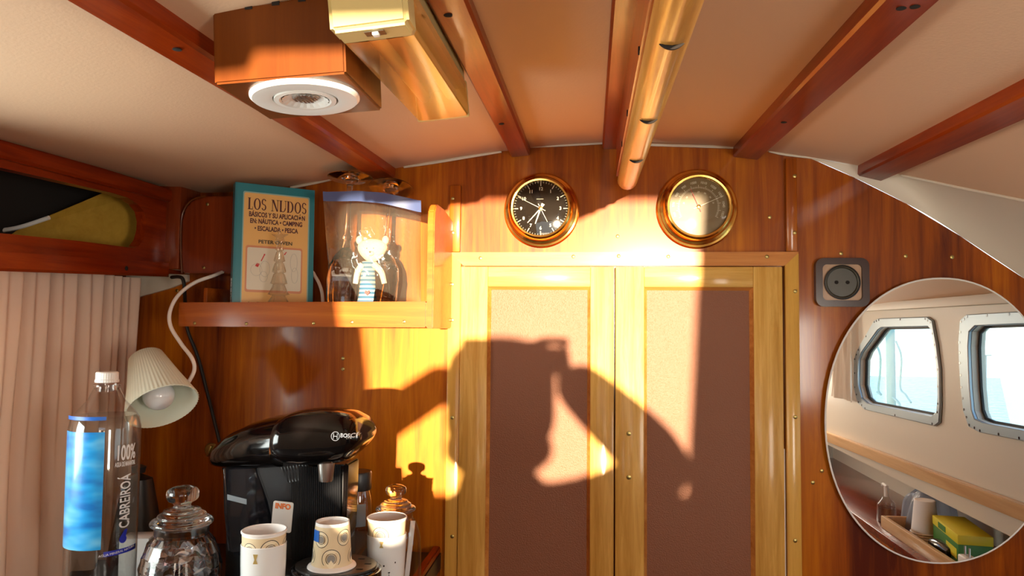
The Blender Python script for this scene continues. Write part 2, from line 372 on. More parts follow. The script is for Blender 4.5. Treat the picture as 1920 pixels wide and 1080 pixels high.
# deckhead
def ceil_pt(u, v): x = lerp(-.97, .88, u); y = lerp(YB, D+.02, v); return Vector((x, y, zc(x, y)))
o = obj('ceiling', solid(grid(ceil_pt, 60, 10), -.015), M['ceiling']); struct(o, 'curved cream vinyl deckhead of the cabin', 'ceiling')
o = obj('floor', box((-1.0, YB, FLOOR-.02), (1.3, D, FLOOR)), M['floor'], smooth=False); struct(o, 'dark wooden cabin sole', 'floor')
# white quarter panel closing the corner between deckhead and bulkhead
qa = [(1495, 291), (1520, 296), (1600, 310), (1640, 317), (1700, 330), (1800, 352), (1920, 375), (1990, 392)]
qb = [(1495, 292.5), (1520, 297.5), (1600, 332), (1700, 382), (1750, 410), (1800, 442), (1920, 522), (1990, 575)]
A_ = spline([on_ceiling(*p, .001) for p in qa], 4); B_ = spline([P(*p, D-.001) for p in qb], 4)
def qf(u, v):
    i = min(int(u*(len(A_)-1)), len(A_)-2); t = u*(len(A_)-1)-i; a = A_[i].lerp(A_[i+1], t); b = B_[i].lerp(B_[i+1], t)
    c = Vector((b.x+.01, D-.002, a.z)); p = a.lerp(b, v); return p+(c-(a+b)/2)*.35*4*v*(1-v)*.5
o = obj('trim_1', grid(qf, 28, 8), M['white_grp'], ang=60); struct(o, 'cream moulded quarter panel at the top right corner of the bulkhead', 'trim')
# white bead along the joint
def bead(name, pxs, off=.003):
    return obj(name, tube([P(px, py, D-.003)+Vector((0, 0, 0)) for px, py in pxs], .0028, 6, k=3), M['white_grp'])
for i, pxs in enumerate([[(545, 352), (591, 343), (632, 334), (700, 322)], [(757, 313), (800, 307), (844, 300), (940, 284)], [(985, 275), (1060, 272), (1130, 268)],
                         [(1205, 271), (1300, 274), (1390, 277)], [(1442, 283), (1475, 290), (1560, 300), (1635, 316)]]):
    struct(bead(f'trim_{2+i}', pxs), 'thin white bead sealing the joint of deckhead and bulkhead', 'trim')
o = obj('trim_7', tube([on_ceiling(*p, .002) for p in ((1690, 329), (1740, 339), (1800, 352), (1920, 376), (1990, 392))], .0022, 6, k=3), M['white_grp']); struct(o, 'cream welt along the edge of the deckhead lining at right', 'trim')
# deckhead beams
def beam(name, xa, xb, th, mat, label, y0=YB, y1=D-.002, bev=.0):
    def f(u, v):
        y = lerp(y0, y1, v); x = lerp(xa, xb, u); return Vector((x, y, zc(x, y)-th))
    t = bmesh.new(); n = 24; rows = []
    for j in range(n+1):
        y = lerp(y0, y1, j/n); c = min(.003, th*.3)
        pr = [(xa, .0), (xa, -th+c), (xa+c, -th), (xb-c, -th), (xb, -th+c), (xb, .0)]
        rows.append([t.verts.new((x, y, zc(x, y)+z+(.001 if z == 0 else 0))) for x, z in pr])
    for a, b in zip(rows, rows[1:]):
        for i in range(5): t.faces.new((a[i], a[i+1], b[i+1], b[i]))
        t.faces.new((a[5], a[0], b[0], b[5]))
    t.faces.new(rows[0]); t.faces.new(rows[-1])
    o = obj(name, t, mat, ang=25); struct(o, label, 'beam'); return o
def cx(px, py, off): return on_ceiling(px, py, off).x
B1 = (cx(117, 0, .018), cx(230, 0, .018)); B2 = (cx(797, 0, .014), cx(875, 0, .014)); B3 = (cx(1655, 0, .018), cx(1768, 0, .018))
B4 = (cx(1890, 192, .018), cx(1890, 240, .018)); BC = (cx(1148, 0, .012), cx(1245, 0, .012))
print('beams', B1, B2, B3, B4, BC)
b1 = beam('trim_8', *B1, .018, M['bulk_y'], 'red mahogany deckhead beam running over the wooden downlight box')
b2 = beam('trim_9', *B2, .014, M['bulk_y'], 'orange mahogany deckhead beam just right of the strip light')
b3 = beam('trim_10', *B3, .018, M['bulk_y'], 'red mahogany deckhead beam right of the handrail, meeting the bulkhead above the barometer')
b4 = beam('trim_11', *B4, .018, M['bulk_y'], 'dark red deckhead beam above the oval mirror')
bc = beam('trim_12', *BC, .012, M['bulk_y'], 'flat mahogany batten on the deckhead above the handrail')
for b_, th, pts in ((b1, .018, ((332, 92),)), (b2, .014, ((840, 28), (940, 232))), (b3, .018, ((1716, 12), (1690, 15), (1470, 229)))):
    for p in pts: screw(b_, on_ceiling(*p, th), .0045, 'Z', 'hole')
# ---- wood framing of the locker doors
def prect(x0, y0, x1, y1, Y):                                          # a rectangle on a plane Y given by two pixels
    a = P(x0, y0, Y); b = P(x1, y1, Y); return a.x, b.x, b.z, a.z
def board(name, x0, x1, z0, z1, ya, yb, mat, parent=None, bev=.0015, label=None):
    return obj(name, box((x0, ya, z0), (x1, yb, z1), bev, 2), mat, parent, world=parent is not None, label=label, ang=40)
ZB = -1.35
def XD(px, py=600, Y=D-.02): return P(px, py, Y).x
def ZD(py, px=1150, Y=D-.02): return P(px, py, Y).z
ztop = ZD(498)
zt2 = ZD(472)
def fr(name, loc, label):
    t = thing(name, label, 'trim', loc, kind='structure'); return t
t = fr('trim_13', (XD(850), D, ztop), 'golden wooden casing strip down the left side of the locker doors')
board('strip', XD(838), XD(862), ZB, zt2-.002, D-.014, D+.001, M['trim'], t)
for py in (533, 600, 783, 1006): screw(t, P(848, py, D-.0145), .0035)
t = fr('trim_14', (XD(1487), D, ztop), 'golden wooden casing strip down the right side of the locker doors')
board('strip', XD(1474), XD(1501), ZB, zt2-.002, D-.014, D+.001, M['trim'], t)
for py in (546, 782, 1014): screw(t, P(1491, py, D-.0145), .0035)
t = fr('trim_15', (XD(1170), D, zt2), 'horizontal wooden rail with brass screws above the locker doors')
x0, x1 = XD(841), XD(1502)
obj('rail', bevel_all(plate([(x0, D-.016, zt2), (x1, D-.016, zt2), (x1-.026, D-.016, ztop), (x0+.026, D-.016, ztop)], off=(0, .016, 0)), .0015), M['trim_x'], t, world=True)
for px, py in ((901, 484), (1075, 481), (1160, 480), (1253, 481), (1438, 481)): screw(t, P(px, py, D-.0165), .0035)
t = fr('trim_16', (XD(849), D, zt2), 'short upright mahogany batten left of the brass clock')
board('strip', XD(838), XD(859), zt2+.001, ZD(345, 850), D-.010, D+.001, M['bulk'], t); screw(t, P(849, 436, D-.0105), .0035); screw(t, P(849, 372, D-.0105), .003)
t = fr('trim_17', (XD(1489), D, zt2), 'short upright mahogany batten right of the brass barometer')
board('strip', XD(1479), XD(1500), zt2+.001, ZD(294, 1489), D-.010, D+.001, M['bulk'], t); screw(t, P(1490, 330, D-.0105), .0035); screw(t, P(1490, 436, D-.0105), .0035)
def door(name, L, pl, pr_, Rr, label):
    d = thing(name, label, 'door', (XD(L), D, ztop), kind='structure')
    a, b, c, e = XD(L), XD(pl), XD(pr_), XD(Rr); zr = ZD(538); ya, yb = D-.020, D-.001; zb = -1.3
    board('stile', a, b, ZB, ztop-.002, ya, yb, M['oak'], d); board('stile', c, e, ZB, ztop-.002, ya, yb, M['oak'], d)
    board('top_rail', b, c, zr, ztop-.002, ya+.0004, yb, M['oak_x'], d); board('bottom_rail', b, c, ZB, zb, ya+.0004, yb, M['oak_x'], d)
    obj('panel', box((b-.003, D-.009, zb-.003), (c+.003, D-.002, zr+.003)), M['vinyl'], d, world=True, smooth=False)
    # chamfer moulding around the panel
    q = .0055; y1, y2 = D-.0195, D-.0092
    o_ = [(b, y1, zb), (c, y1, zb), (c, y1, zr), (b, y1, zr)]; i_ = [(b+q, y2, zb+q), (c-q, y2, zb+q), (c-q, y2, zr-q), (b+q, y2, zr-q)]
    t = bmesh.new(); vo = [t.verts.new(v) for v in o_]; vi = [t.verts.new(v) for v in i_]; vb = [t.verts.new((v[0], D-.0085, v[2])) for v in o_]
    for k in range(4):
        t.faces.new((vo[k], vo[(k+1) % 4], vi[(k+1) % 4], vi[k])); t.faces.new((vo[k], vo[(k+1) % 4], vb[(k+1) % 4], vb[k])); t.faces.new((vi[k], vi[(k+1) % 4], vb[(k+1) % 4], vb[k]))
    obj('moulding', t, M['trim_x'], d, world=True, smooth=False)
    return d
d1 = door('door_1', 863, 914, 1107, 1151.5, 'left locker door of golden wood with a brown leatherette panel')
d2 = door('door_2', 1154, 1208, 1413, 1468, 'right locker door of golden wood with a brown leatherette panel')
for py in (813, 895): screw(d2, P(1179, py, D-.0205), .0042, mat='brass_old')
o = board('trim_18', XD(1468.6), XD(1473.2), ZB, ZD(835), D-.008, D+.001, M['white']); struct(o, 'pale strip standing in for light through the gap right of the locker doors', 'trim')  # light leaking from the next cabin, painted as a white strip
w_ = bpy.data.objects['wall_front']
for px, py in ((1698, 480), (1577, 475), (1785, 482), (1158, 443), (1443, 407), (1541, 883), (1524, 905), (643, 672), (643, 692), (332, 545)):
    screw(w_, P(px, py, D-.0003), .0035)
# ---- side walls, rear
def flip(p): return Vector((p.x, 2*YM-p.y, p.z))
w1o = [(1605, 727), (1605, 673), (1612, 655), (1643, 601), (1652, 597), (1743, 594), (1753, 601), (1761, 645), (1767, 693), (1768, 760), (1766, 793), (1757, 799), (1625, 768), (1612, 756)]
w1i = [(1613, 722), (1614, 675), (1620, 660), (1650, 619), (1657, 614), (1745, 612), (1752, 620), (1758, 660), (1762, 700), (1763, 745), (1761, 772), (1752, 780), (1630, 756), (1619, 746)]
w2o = [(1804, 680), (1803, 640), (1806, 600), (1818, 590), (1900, 585), (2010, 582), (2035, 600), (2035, 700), (2035, 820), (2015, 850), (1920, 826), (1843, 811), (1822, 800), (1812, 770), (1807, 727)]
w2i = [(1822, 680), (1821, 650), (1823, 622), (1834, 611), (1900, 608), (2000, 605), (2015, 618), (2018, 700), (2015, 810), (2000, 828), (1920, 806), (1850, 793), (1834, 786), (1828, 770), (1824, 727)]
w1O, w1I, w2O, w2I = [[V(px, py, XS) for px, py in w] for w in (w1o, w1i, w2o, w2i)]
zwt = .088; zst = -.365
yr = D-.002
zlo = -.43
wo = [(XS, yr, zlo), (XS, yr, zwt+.03), (XS, YB, zwt), (XS, YB, zlo)]
o = obj('wall_right', plate(wo, [w1I, w2I], off=(.03, 0, 0)), M['white_grp'], smooth=False); struct(o, 'cream cabin side with two framed windows, seen in the mirror', 'wall')
for nm, O_, I_, lab in (('window_1', w1O, w1I, 'smaller five-sided cabin window in a grey metal frame'), ('window_2', w2O, w2I, 'larger cabin window in a grey metal frame')):
    W = thing(nm, lab, 'window', I_[0], kind='structure')
    obj('window_frame', bevel_all(plate([p+Vector((-.008, 0, 0)) for p in O_], [[p+Vector((-.008, 0, 0)) for p in I_]], off=(.008, 0, 0)), .002, 1), M['alu'], W, world=True)
    obj('glass', plate([p+Vector((.018, 0, 0)) for p in I_], off=(.003, 0, 0)), M['pane'], W, world=True)
    obj('gasket', plate([p+Vector((.014, 0, 0)) for p in I_], [[p.lerp(sum(I_, Vector())/len(I_), .05)+Vector((.014, 0, 0)) for p in I_]], off=(.004, 0, 0)), M['rubber'], W, world=True)
    cen = sum(O_, Vector())/len(O_)
    for k in range(len(O_)):
        for f_ in (.0, .5):
            p = O_[k].lerp(O_[(k+1) % len(O_)], f_); q = p.lerp(cen, .035)
            if (O_[k]-O_[(k+1) % len(O_)]).length > .03: screw(W, q+Vector((-.0085, 0, 0)), .003, 'X', 'brownplast')
# header strip above windows, slanted coachroof side
o = obj('trim_19', box((XS-.02, YB, .055), (XS+.001, D-.003, .078), .002), M['white_grp']); struct(o, 'cream ledge above the cabin windows', 'trim')
def pill(y0, y1, z0, z1, X, n=6):                                      # rounded rectangle in the Y-Z plane
    return [Vector((X, (y0+y1)/2+a, (z0+z1)/2+b)) for a, b in rrect(abs(y1-y0), abs(z1-z0), .05, n)]
XL = -.97
wl = pill(.40, .86, -.30, .02, XL)
o = obj('wall_left', plate([(XL, D, FLOOR), (XL, D, .30), (XL, YB, .24), (XL, YB, FLOOR)], [wl], off=(-.03, 0, 0)), M['white_grp'], smooth=False); struct(o, 'cream cabin side behind the pink curtain', 'wall')
W = thing('window_3', 'cabin window on the curtain side', 'window', (XL, .63, -.3), kind='structure')
obj('window_frame', plate([p+Vector((0, 0, 0)) for p in pill(.38, .88, -.32, .04, XL)], [wl], off=(.008, 0, 0)), M['alu'], W, world=True)
obj('glass', plate([p+Vector((-.02, 0, 0)) for p in wl], off=(.003, 0, 0)), M['pane'], W, world=True)
# rear bulkhead with the companionway the sun comes through
cw = [sh(752, 376, YB), sh(1313, 376, YB), sh(1298, 700, YB), sh(1286, 925, YB), sh(699, 925, YB), sh(690, 700, YB), sh(664, 450, YB), sh(668, 415, YB), sh(682, 399, YB), sh(745, 392, YB)]
o = obj('wall_rear', plate([(-1.0, YB, FLOOR), (1.27, YB, FLOOR), (1.27, YB, -.36), (.90, YB, -.36), (.90, YB, .40), (-1.0, YB, .40)], [cw], off=(0, -.02, 0)), M['white_grp'], smooth=False); struct(o, 'rear bulkhead with the open companionway behind the photographer', 'wall')
# ================================================================ PORT LOCKER (left)
XLk = -.80
L_ = thing('locker_front', 'varnished side locker fascia with an oval cut-out, above the pink curtain', 'locker', PX(150, 500, XLk))
out = [PX(px, py, XLk) for px, py in ((-160, 205), (344, 363), (344, 514), (-160, 502))]
hl = [PX(px, py, XLk) for px, py in ((-120, 432), (-120, 285), (0, 314), (110, 339), (211, 362), (240, 371), (259, 383), (270, 397), (274, 415), (273, 432), (268, 450), (259, 462), (250, 465), (150, 452), (0, 437))]
obj('fascia', plate(out, [hl], off=(-.018, 0, 0)), M['bulk_y'], L_, world=True, smooth=False)
def rail_on(pa, pb, th, h, name, mat):                                 # a moulding strip proud of the fascia
    a, b = [PX(*p, XLk) for p in (pa, pb)]
    t = bmesh.new()
    for p in (a, b): pass
    pr = [(0, 0), (th, 0), (th, -h+.004), (th-.004, -h), (0, -h)]
    v = [[t.verts.new(p+Vector((x, 0, z))) for x, z in pr] for p in (a, b)]
    for k in range(5): t.faces.new((v[0][k], v[0][(k+1) % 5], v[1][(k+1) % 5], v[1][k]))
    t.faces.new(v[0]); t.faces.new(v[1])
    return obj(name, t, mat, L_, world=True)
rail_on((-160, 222), (335, 363), .010, .022, 'top_moulding', M['bulk_y'])
rail_on((-160, 462), (308, 493), .010, .026, 'bottom_moulding', M['bulk_y'])
screw(L_, PX(237, 503, XLk+.0105), .004, 'X', 'hole')
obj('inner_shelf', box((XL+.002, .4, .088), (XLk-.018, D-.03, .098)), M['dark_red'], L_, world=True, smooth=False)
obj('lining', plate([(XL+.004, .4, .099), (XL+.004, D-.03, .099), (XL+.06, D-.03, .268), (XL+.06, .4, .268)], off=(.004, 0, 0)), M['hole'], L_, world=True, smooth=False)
t = plate([PX(px, py, lerp(-.952, -.832, (px-10)/292)) for px, py in ((10, 448), (30, 433), (90, 405), (160, 376), (215, 352), (302, 352), (302, 486), (10, 462))], off=(-.004, .008, 0))
o = obj('yellow_board', t, M['yellowb'], smooth=False); base_loc(o, PX(150, 470, -.89)); tag(o, 'yellowish plywood board standing inside the side locker opening', 'board')
o = obj('white_hose', tube([P(px, py, 1.1) for px, py in ((-60, 436), (0, 432), (40, 425), (92, 408))], .0035, 8), M['white']); base_loc(o, P(0, 432, 1.1)); tag(o, 'thin white hose lying in the side locker beside the yellow board', 'hose')
cb = thing('corner_block', 'dark red rounded corner panel between locker and book', 'panel', P(375, 510, 1.32))
outl = [(341, 512), (339, 470), (340, 415), (347, 390), (362, 374), (385, 368), (500, 366), (500, 512)]
obj('front_panel', bevel_all(plate([P(px, py, 1.315) for px, py in outl], off=(0, .07, 0)), .003), M['dark_red'], cb, world=True)
obj('edging', tube([P(px, py, 1.314) for px, py in outl[:6]], .0016, 6, k=5), M['boxw'], cb, world=True)
obj('side_post', box((XLk-.016, 1.315, .10), (P(339, 450, 1.316).x-.002, D-.003, .262), .003), M['dark_red'], cb, world=True)
screw(cb, P(389, 383, 1.3145), .003); screw(cb, P(382, 502, 1.3145), .003)
o = obj('trim_20', plate([P(px, py, D-.008) for px, py in ((236, 512), (352, 515), (352, 527), (320, 540), (285, 550), (250, 559), (236, 562))], off=(0, .007, 0)), M['white_grp'], smooth=False); struct(o, 'cream lining wedge under the side locker', 'trim')
# curtain
def cur(y0, y1, X, z0, z1, nf, amp, seed, sgn=1):
    rd = random.Random(seed); ph = [rd.uniform(-.5, .5) for _ in range(nf+2)]; am = [rd.uniform(.6, 1.25) for _ in range(nf+2)]
    fr_ = [rd.uniform(.7, 1.3) for _ in range(nf)]; tot = sum(fr_); cum = [0]
    for q_ in fr_: cum.append(cum[-1]+q_/tot)
    def f(u, v):
        k = 0
        while k < nf-1 and u > cum[k+1]: k += 1
        s = k+(u-cum[k])/(cum[k+1]-cum[k])
        a = lerp(am[k], am[k+1], s-k)
        w = math.sin(2*math.pi*(s+.10*math.sin(3*v+ph[k % nf]*4)*v)); w2 = math.sin(4*math.pi*s+ph[0]*5+2.5*v)
        w = 2*abs(math.sin(math.pi*(s+.06*math.sin(3*v+ph[k % nf]*4)*v)))**.5-1
        x = X+sgn*amp*(a*w*(.75+.35*v)+.30*w2*(1-.5*v))+.006*math.sin(9*u+2*v)+.0015*math.sin(60*u+9*v)
        y = lerp(y0, y1, u)+amp*.35*math.cos(2*math.pi*s)*v+.010*math.sin(3*v+6*u)*v
        return Vector((x, y, lerp(z0, z1, v)))
    return f
zct = PX(100, 505, -.85).z
f_ = cur(.80, 1.325, -.865, zct, ZC+.008, 10, .021, 3)
t = grid(f_, 260, 40)
o = obj('curtain', t, M['curtain'], ang=80); base_loc(o, (-.86, 1.1, ZC+.008)); tag(o, 'pink-beige pleated curtain hanging below the side locker', 'curtain')
# ================================================================ SHELF
zs = P(585, 612, 1.22).z; zf = P(585, 564, 1.22).z
sx0, sx1 = P(335, 590, 1.22).x, P(800, 590, 1.22).x
S = thing('wall_shelf', 'varnished mahogany wall shelf with a front rail and upright end board', 'shelf', ((sx0+sx1)/2, D, zs))
obj('shelf_board', box((sx0, 1.23, zs), (sx1+.004, D, zs+.014), .001), M['bulk_x'], S, world=True)
zl = P(335, 567, 1.22).z
t = plate([(sx0, 1.218, P(335, 612, 1.22).z), (sx1, 1.218, zs), (sx1, 1.218, zf), (sx0, 1.218, zl)], off=(0, .012, 0)); obj('front_rail', bevel_all(t, .002), M['bulk_x'], S, world=True)
zt_ = P(800, 384, 1.25).z
pr = [(1.216, zs-.002), (1.216, zt_-.035), (1.220, zt_-.015), (1.232, zt_-.003), (1.25, zt_), (1.30, zt_+.0), (D, zt_-.012), (D, zs-.002)]
obj('end_board', bevel_all(plate([(sx1, y, z) for y, z in pr], off=(.012, 0, 0)), .002), M['bulk_x'], S, world=True)
obj('left_end', box((sx0, 1.30, zs+.014), (sx0+.008, D, zl+.03), .002), M['bulk_x'], S, world=True)
for px, py in ((462, 607), (365, 606), (660, 604), (758, 603), (588, 606)): screw(S, P(px, py, 1.2175), .0028)
ZSH = zs+.0142
# ---- book
bp0 = P(436, 560, 1.247); bang = R(36); bp0.z = ZSH; lo_, hi_ = .05, .3
dirb = Vector((math.cos(bang), math.sin(bang), 0))
def pxof(p): z_ = p.dot(fw); return 960+FP*p.dot(rt)/z_, 540-FP*p.dot(up)/z_
for _ in range(40):
    m_ = (lo_+hi_)/2
    if pxof(bp0+dirb*m_+Vector((0, 0, .1)))[0] > 588: hi_ = m_
    else: lo_ = m_
bw = lo_; bh = P(435, 340, 1.255).z-ZSH
K = thing('book', 'teal and ochre paperback about knots standing on the wall shelf behind a clear tree', 'book', bp0, Matrix.Rotation(bang, 4, 'Z') @ Matrix.Rotation(R(-3), 4, 'X') @ Matrix.Rotation(R(.6), 4, 'Y'))
th = .021
obj('cover', box((0, 0, 0), (bw, .0012, bh)), M['teal'], K, smooth=False)
obj('spine', box((-.001, 0, 0), (.001, th, bh)), M['teal'], K, smooth=False)
obj('back_cover', box((0, th-.0012, 0), (bw, th, bh)), M['teal'], K, smooth=False)
obj('pages', box((.001, .0013, .002), (bw-.002, th-.0013, bh-.002)), M['pages'], K, smooth=False)
cu = lambda px: (px-59)/(775-59)*bw                                    # coordinates measured on the cover
cv = lambda py: (1075-py)/(1075-50)*bh
def patch(name, x0, y0, x1, y1, mat, d, r=.002):
    w, h = cu(x1)-cu(x0), cv(y0)-cv(y1); t = plate([(cu(x0)+w/2+a, -d, cv(y1)+h/2+b) for a, b in rrect(w, h, r, 3)], off=(0, .0004, 0)); return obj(name, t, mat, K, smooth=False)
patch('border', 124, 112, 728, 1075, M['teal_line'], .0003, .003); patch('front_panel', 134, 122, 716, 1075, M['ochre'], .0006, .003)
patch('picture_border', 158, 525, 668, 880, M['pink_edge'], .0009, .004); patch('picture', 172, 540, 656, 862, M['pale'], .0012, .003)
def ctext(s, x, y, size, mat='maroon', bold=.0002, sxy=(1, 1), d=.0011, name='lettering', shear=0):
    t = text_bm(s, size, face_at((cu(x), -d, cv(y))), .0002, bold, sxy=sxy); return obj(name, t, M[mat], K, smooth=False)
def serif_title(s, x0, x1, y, hgt, thick):
    """condensed serif capitals drawn as strokes"""
    t = bmesh.new(); adv = {'L': .62, 'O': .86, 'S': .62, ' ': .42, 'N': .92, 'U': .86, 'D': .86}; tot = sum(adv[c]+.10 for c in s)
    sc_ = (cu(x1)-cu(x0))/tot; X = cu(x0); H = hgt; bl = cv(y)-H/2
    def bar(a, b, c, d):
        add_box(t, (min(a, c), -.0013, min(b, d)), (max(a, c), -.0008, max(b, d)))
    def st(x, wd=.2): bar(X+x*sc_, bl, X+(x+wd)*sc_, bl+H)
    def sf(x, z, wd=.34): bar(X+(x-.07)*sc_, bl+z*H-.0004*(1 if z else 0)-(.0006 if z else 0), X+(x+wd-.07)*sc_, bl+z*H+(0 if z else .001))
    def oval(w, a0=0, a1=360, xo=0, z0=0., z1=1., tw=.19, tt=.06):
        n = 24; o_, i_ = [], []
        for k in range(n+1):
            a = R(lerp(a0, a1, k/n)); cx_ = X+(xo+w/2)*sc_; cz = bl+H*(z0+z1)/2; hz = H*(z1-z0)/2
            o_.append(Vector((cx_+w/2*sc_*math.cos(a), -.0011, cz+hz*math.sin(a)))); i_.append(Vector((cx_+(w/2-tw)*sc_*math.cos(a), -.0011, cz+(hz-tt*H)*math.sin(a))))
        for k in range(n):
            v = [t.verts.new(p) for p in (o_[k], o_[k+1], i_[k+1], i_[k])]; t.faces.new(v)
    for c in s:
        w = adv[c]
        if c == 'L': st(.08); sf(.08, 1); sf(.08, 0); bar(X+.08*sc_, bl, X+w*sc_, bl+.0012); bar(X+(w-.05)*sc_, bl, X+w*sc_, bl+H*.25)
        if c == 'O': oval(w)
        if c == 'D': st(.06); sf(.06, 1, .3); sf(.06, 0, .3); oval(w*1.1, -90, 90, xo=-.12)
        if c == 'U': st(.06); sf(.06, 1); bar(X+(w-.12)*sc_, bl+H*.3, X+(w-.06)*sc_, bl+H); sf(w-.16, 1, .26); oval(w-.12, 180, 360, xo=.06, z0=0, z1=.7, tw=.13)
        if c == 'N':
            bar(X+.1*sc_, bl, X+.17*sc_, bl+H); bar(X+(w-.17)*sc_, bl, X+(w-.1)*sc_, bl+H); sf(.06, 1, .3); sf(.03, 0, .3); sf(w-.2, 1, .3)
            v = [t.verts.new(p) for p in ((X+.06*sc_, -.0011, bl+H), (X+.30*sc_, -.0011, bl+H), (X+(w-.1)*sc_, -.0011, bl), (X+(w-.26)*sc_, -.0011, bl))]; t.faces.new(v)
        if c == 'S':
            oval(w*.95, 20, 270, z0=.46, z1=1., tw=.15, tt=.07); oval(w*.95, -160, 90, z0=0, z1=.54, tw=.15, tt=.07)
        X += (w+.10)*sc_
    return obj('title', t, M['maroon'], K, smooth=False)
serif_title('LOS NUDOS', 166, 706, 205, cv(160)-cv(250), .2)
ctext('BÁSICOS Y SU APLICACIÓN', 432, 287, .0098, bold=.0003, sxy=(.83, 1.25)); ctext('EN: NÁUTICA • CAMPING', 425, 338, .0098, bold=.0003, sxy=(.83, 1.2))
ctext('• ESCALADA • PESCA', 425, 393, .0098, bold=.0003, sxy=(.85, 1.2)); ctext('PETER OWEN', 420, 494, .009, sxy=(1.1, 1.0), mat='greenplast')
ctext('Los 70 nudos esenciales,', 405, 968, .0085, sxy=(1., 1.)); ctext('paso a paso', 405, 1008, .0085)
def arrow(a, b, w):
    t = bmesh.new(); a = Vector((cu(a[0]), -.0014, cv(a[1]))); b = Vector((cu(b[0]), -.0014, cv(b[1]))); d = (b-a).normalized(); n_ = Vector((-d.z, 0, d.x))
    t.faces.new([t.verts.new(p) for p in (a+n_*w, a-n_*w, b-d*w*3-n_*w, b-d*w*3-n_*w*2.2, b, b-d*w*3+n_*w*2.2, b-d*w*3+n_*w)]); return obj('red_arrow', t, M['red'], K, smooth=False)
arrow((295, 642), (328, 583), .0009); arrow((520, 560), (500, 585), .0008)
obj('red_arrow_tail', plate([(cu(x), -.0014, cv(y)) for x, y in ((243, 680), (258, 658), (284, 664), (268, 690))], off=(0, .0002, 0)), M['red'], K, smooth=False)
for cxx, cyy, rx, ry in ((255, 710, 50, 45), (330, 700, 45, 60), (320, 760, 35, 40), (590, 640, 32, 70), (600, 740, 30, 60)):
    obj('knot_line', tube([(cu(cxx+rx*math.cos(a/12*2*math.pi)), -.0014, cv(cyy+ry*math.sin(a/12*2*math.pi))) for a in range(13)], .00025, 4, k=2), M['sketch'], K, smooth=False)
t = text_bm('LOS NUDOS', .013, Matrix.Translation((-.0013, th/2, .035)) @ Matrix.Rotation(R(90), 4, 'X') @ Matrix.Rotation(R(-90), 4, 'Y') @ Matrix.Rotation(R(90), 4, 'Z'), .0002, .0003)
obj('spine_lettering', t, M['silver_print'], K, smooth=False)
# ---- clear acrylic tree
p = P(522, 563, 1.256); p.z = ZSH
T = thing('acrylic_tree', 'small clear Christmas tree ornament standing in front of the book', 'ornament', p)
ht = P(522, 450, 1.256).z-ZSH; prof = []
nt_ = 7
for k in range(nt_):
    z0 = ht*k/nt_; r = .021*(1-k/nt_*.86)+.001; prof += [(r*.62 if k else r*.8, z0), (r, z0+.002), (r*.9, z0+.006), (r*.62, z0+ht/nt_*.9)]
prof = [(0, 0)]+prof+[(0, ht)]
obj('tiers', lathe(prof, 20, rfun=lambda a, z, j: 1+.13*math.cos(a*9+j)), M['acryl'], T, ang=10)
st = [(.016*(1 if k % 2 == 0 else .38)*math.sin(k*math.pi/5), .016*(1 if k % 2 == 0 else .38)*math.cos(k*math.pi/5)) for k in range(10)]
obj('star', plate([(a, -.002, ht+.006+b*.8) for a, b in st], off=(0, .004, 0)), M['acryl'], T, smooth=False)
# ---- wine glasses upside down
def wineglass(px, Y, foot_py, tilt, label, rf=.0415, rb=.031, lean=0):
    p = P(px, 560, Y); p.z = ZSH; h = P(px, foot_py, Y).z-ZSH
    g = thing('wine_glass', label, 'glass', p, Matrix.Rotation(lean, 4, 'Y') @ Matrix.Rotation(tilt, 4, 'X'), group='upturned cut-glass wine glasses in the clear bag')
    bowl = [(rb*.86, 0), (rb*.98, .04), (rb, .07), (rb*.93, .095), (rb*.62, .115), (rb*.28, .128), (.0065, .140)]
    inn = [(max(r-.0016, .001), z-(.0018 if i > 2 else 0)) for i, (r, z) in enumerate(bowl[:-1])]
    obj('bowl', lathe([(0, .1405)] and bowl+[(0, .1405), (0, .124)]+inn[::-1]+[(rb*.86, 0)], 36, rfun=lambda a, z, j: 1+.03*math.cos(a*12+j*math.pi)*(1 if j < 7 else 0)), M['glass'], g, ang=10)
    obj('stem', lathe([(0, .140), (.0065, .140), (.009, .148), (.0055, .155), (.0042, .175), (.0042, h-.03), (.006, h-.014), (.014, h-.006), (0, h-.006)], 20), M['glass'], g)
    obj('foot', lathe([(0, h-.008), (.012, h-.0075), (rf*.7, h-.003), (rf, h-.0012), (rf, h), (0, h+.0004)], 40), M['glass'], g)
    return g
wineglass(643, 1.285, 326, R(-6), 'upturned wine glass on the left in the clear bag', lean=0)
wineglass(708, 1.275, 326, R(-17), 'upturned wine glass leaning on the right in the clear bag, behind the teddy', lean=R(0))
# ---- plush bear
p = P(690, 560, 1.262); p.z = ZSH
Bc = thing('teddy_bear', 'small cream plush teddy in a blue striped shirt inside the clear bag', 'toy', p)
def blob(c, r, n=20):
    t = bmesh.new(); bmesh.ops.create_uvsphere(t, u_segments=n, v_segments=n//2+2, radius=1)
    for v in t.verts: v.co = Vector((v.co.x*r[0], v.co.y*r[1], v.co.z*r[2]))+Vector(c)
    return t
zh = P(697, 470, 1.262).z-ZSH
body = bmesh.new(); join(body, blob((.006, 0, zh), (.0255, .013, .021)))
for v in body.verts:
    k = (v.co.z-zh)/.021; v.co.x = .006+(v.co.x-.006)*(1+.34*k)
for s in (-1, 1): join(body, blob((.006+s*.0235, .0, zh+.0185), (.0062, .005, .0078)))
join(body, blob((.007, -.012, zh-.006), (.006, .004, .0045), 14))
obj('head', body, M['fur'], Bc)
tb = bmesh.new(); tb.free()
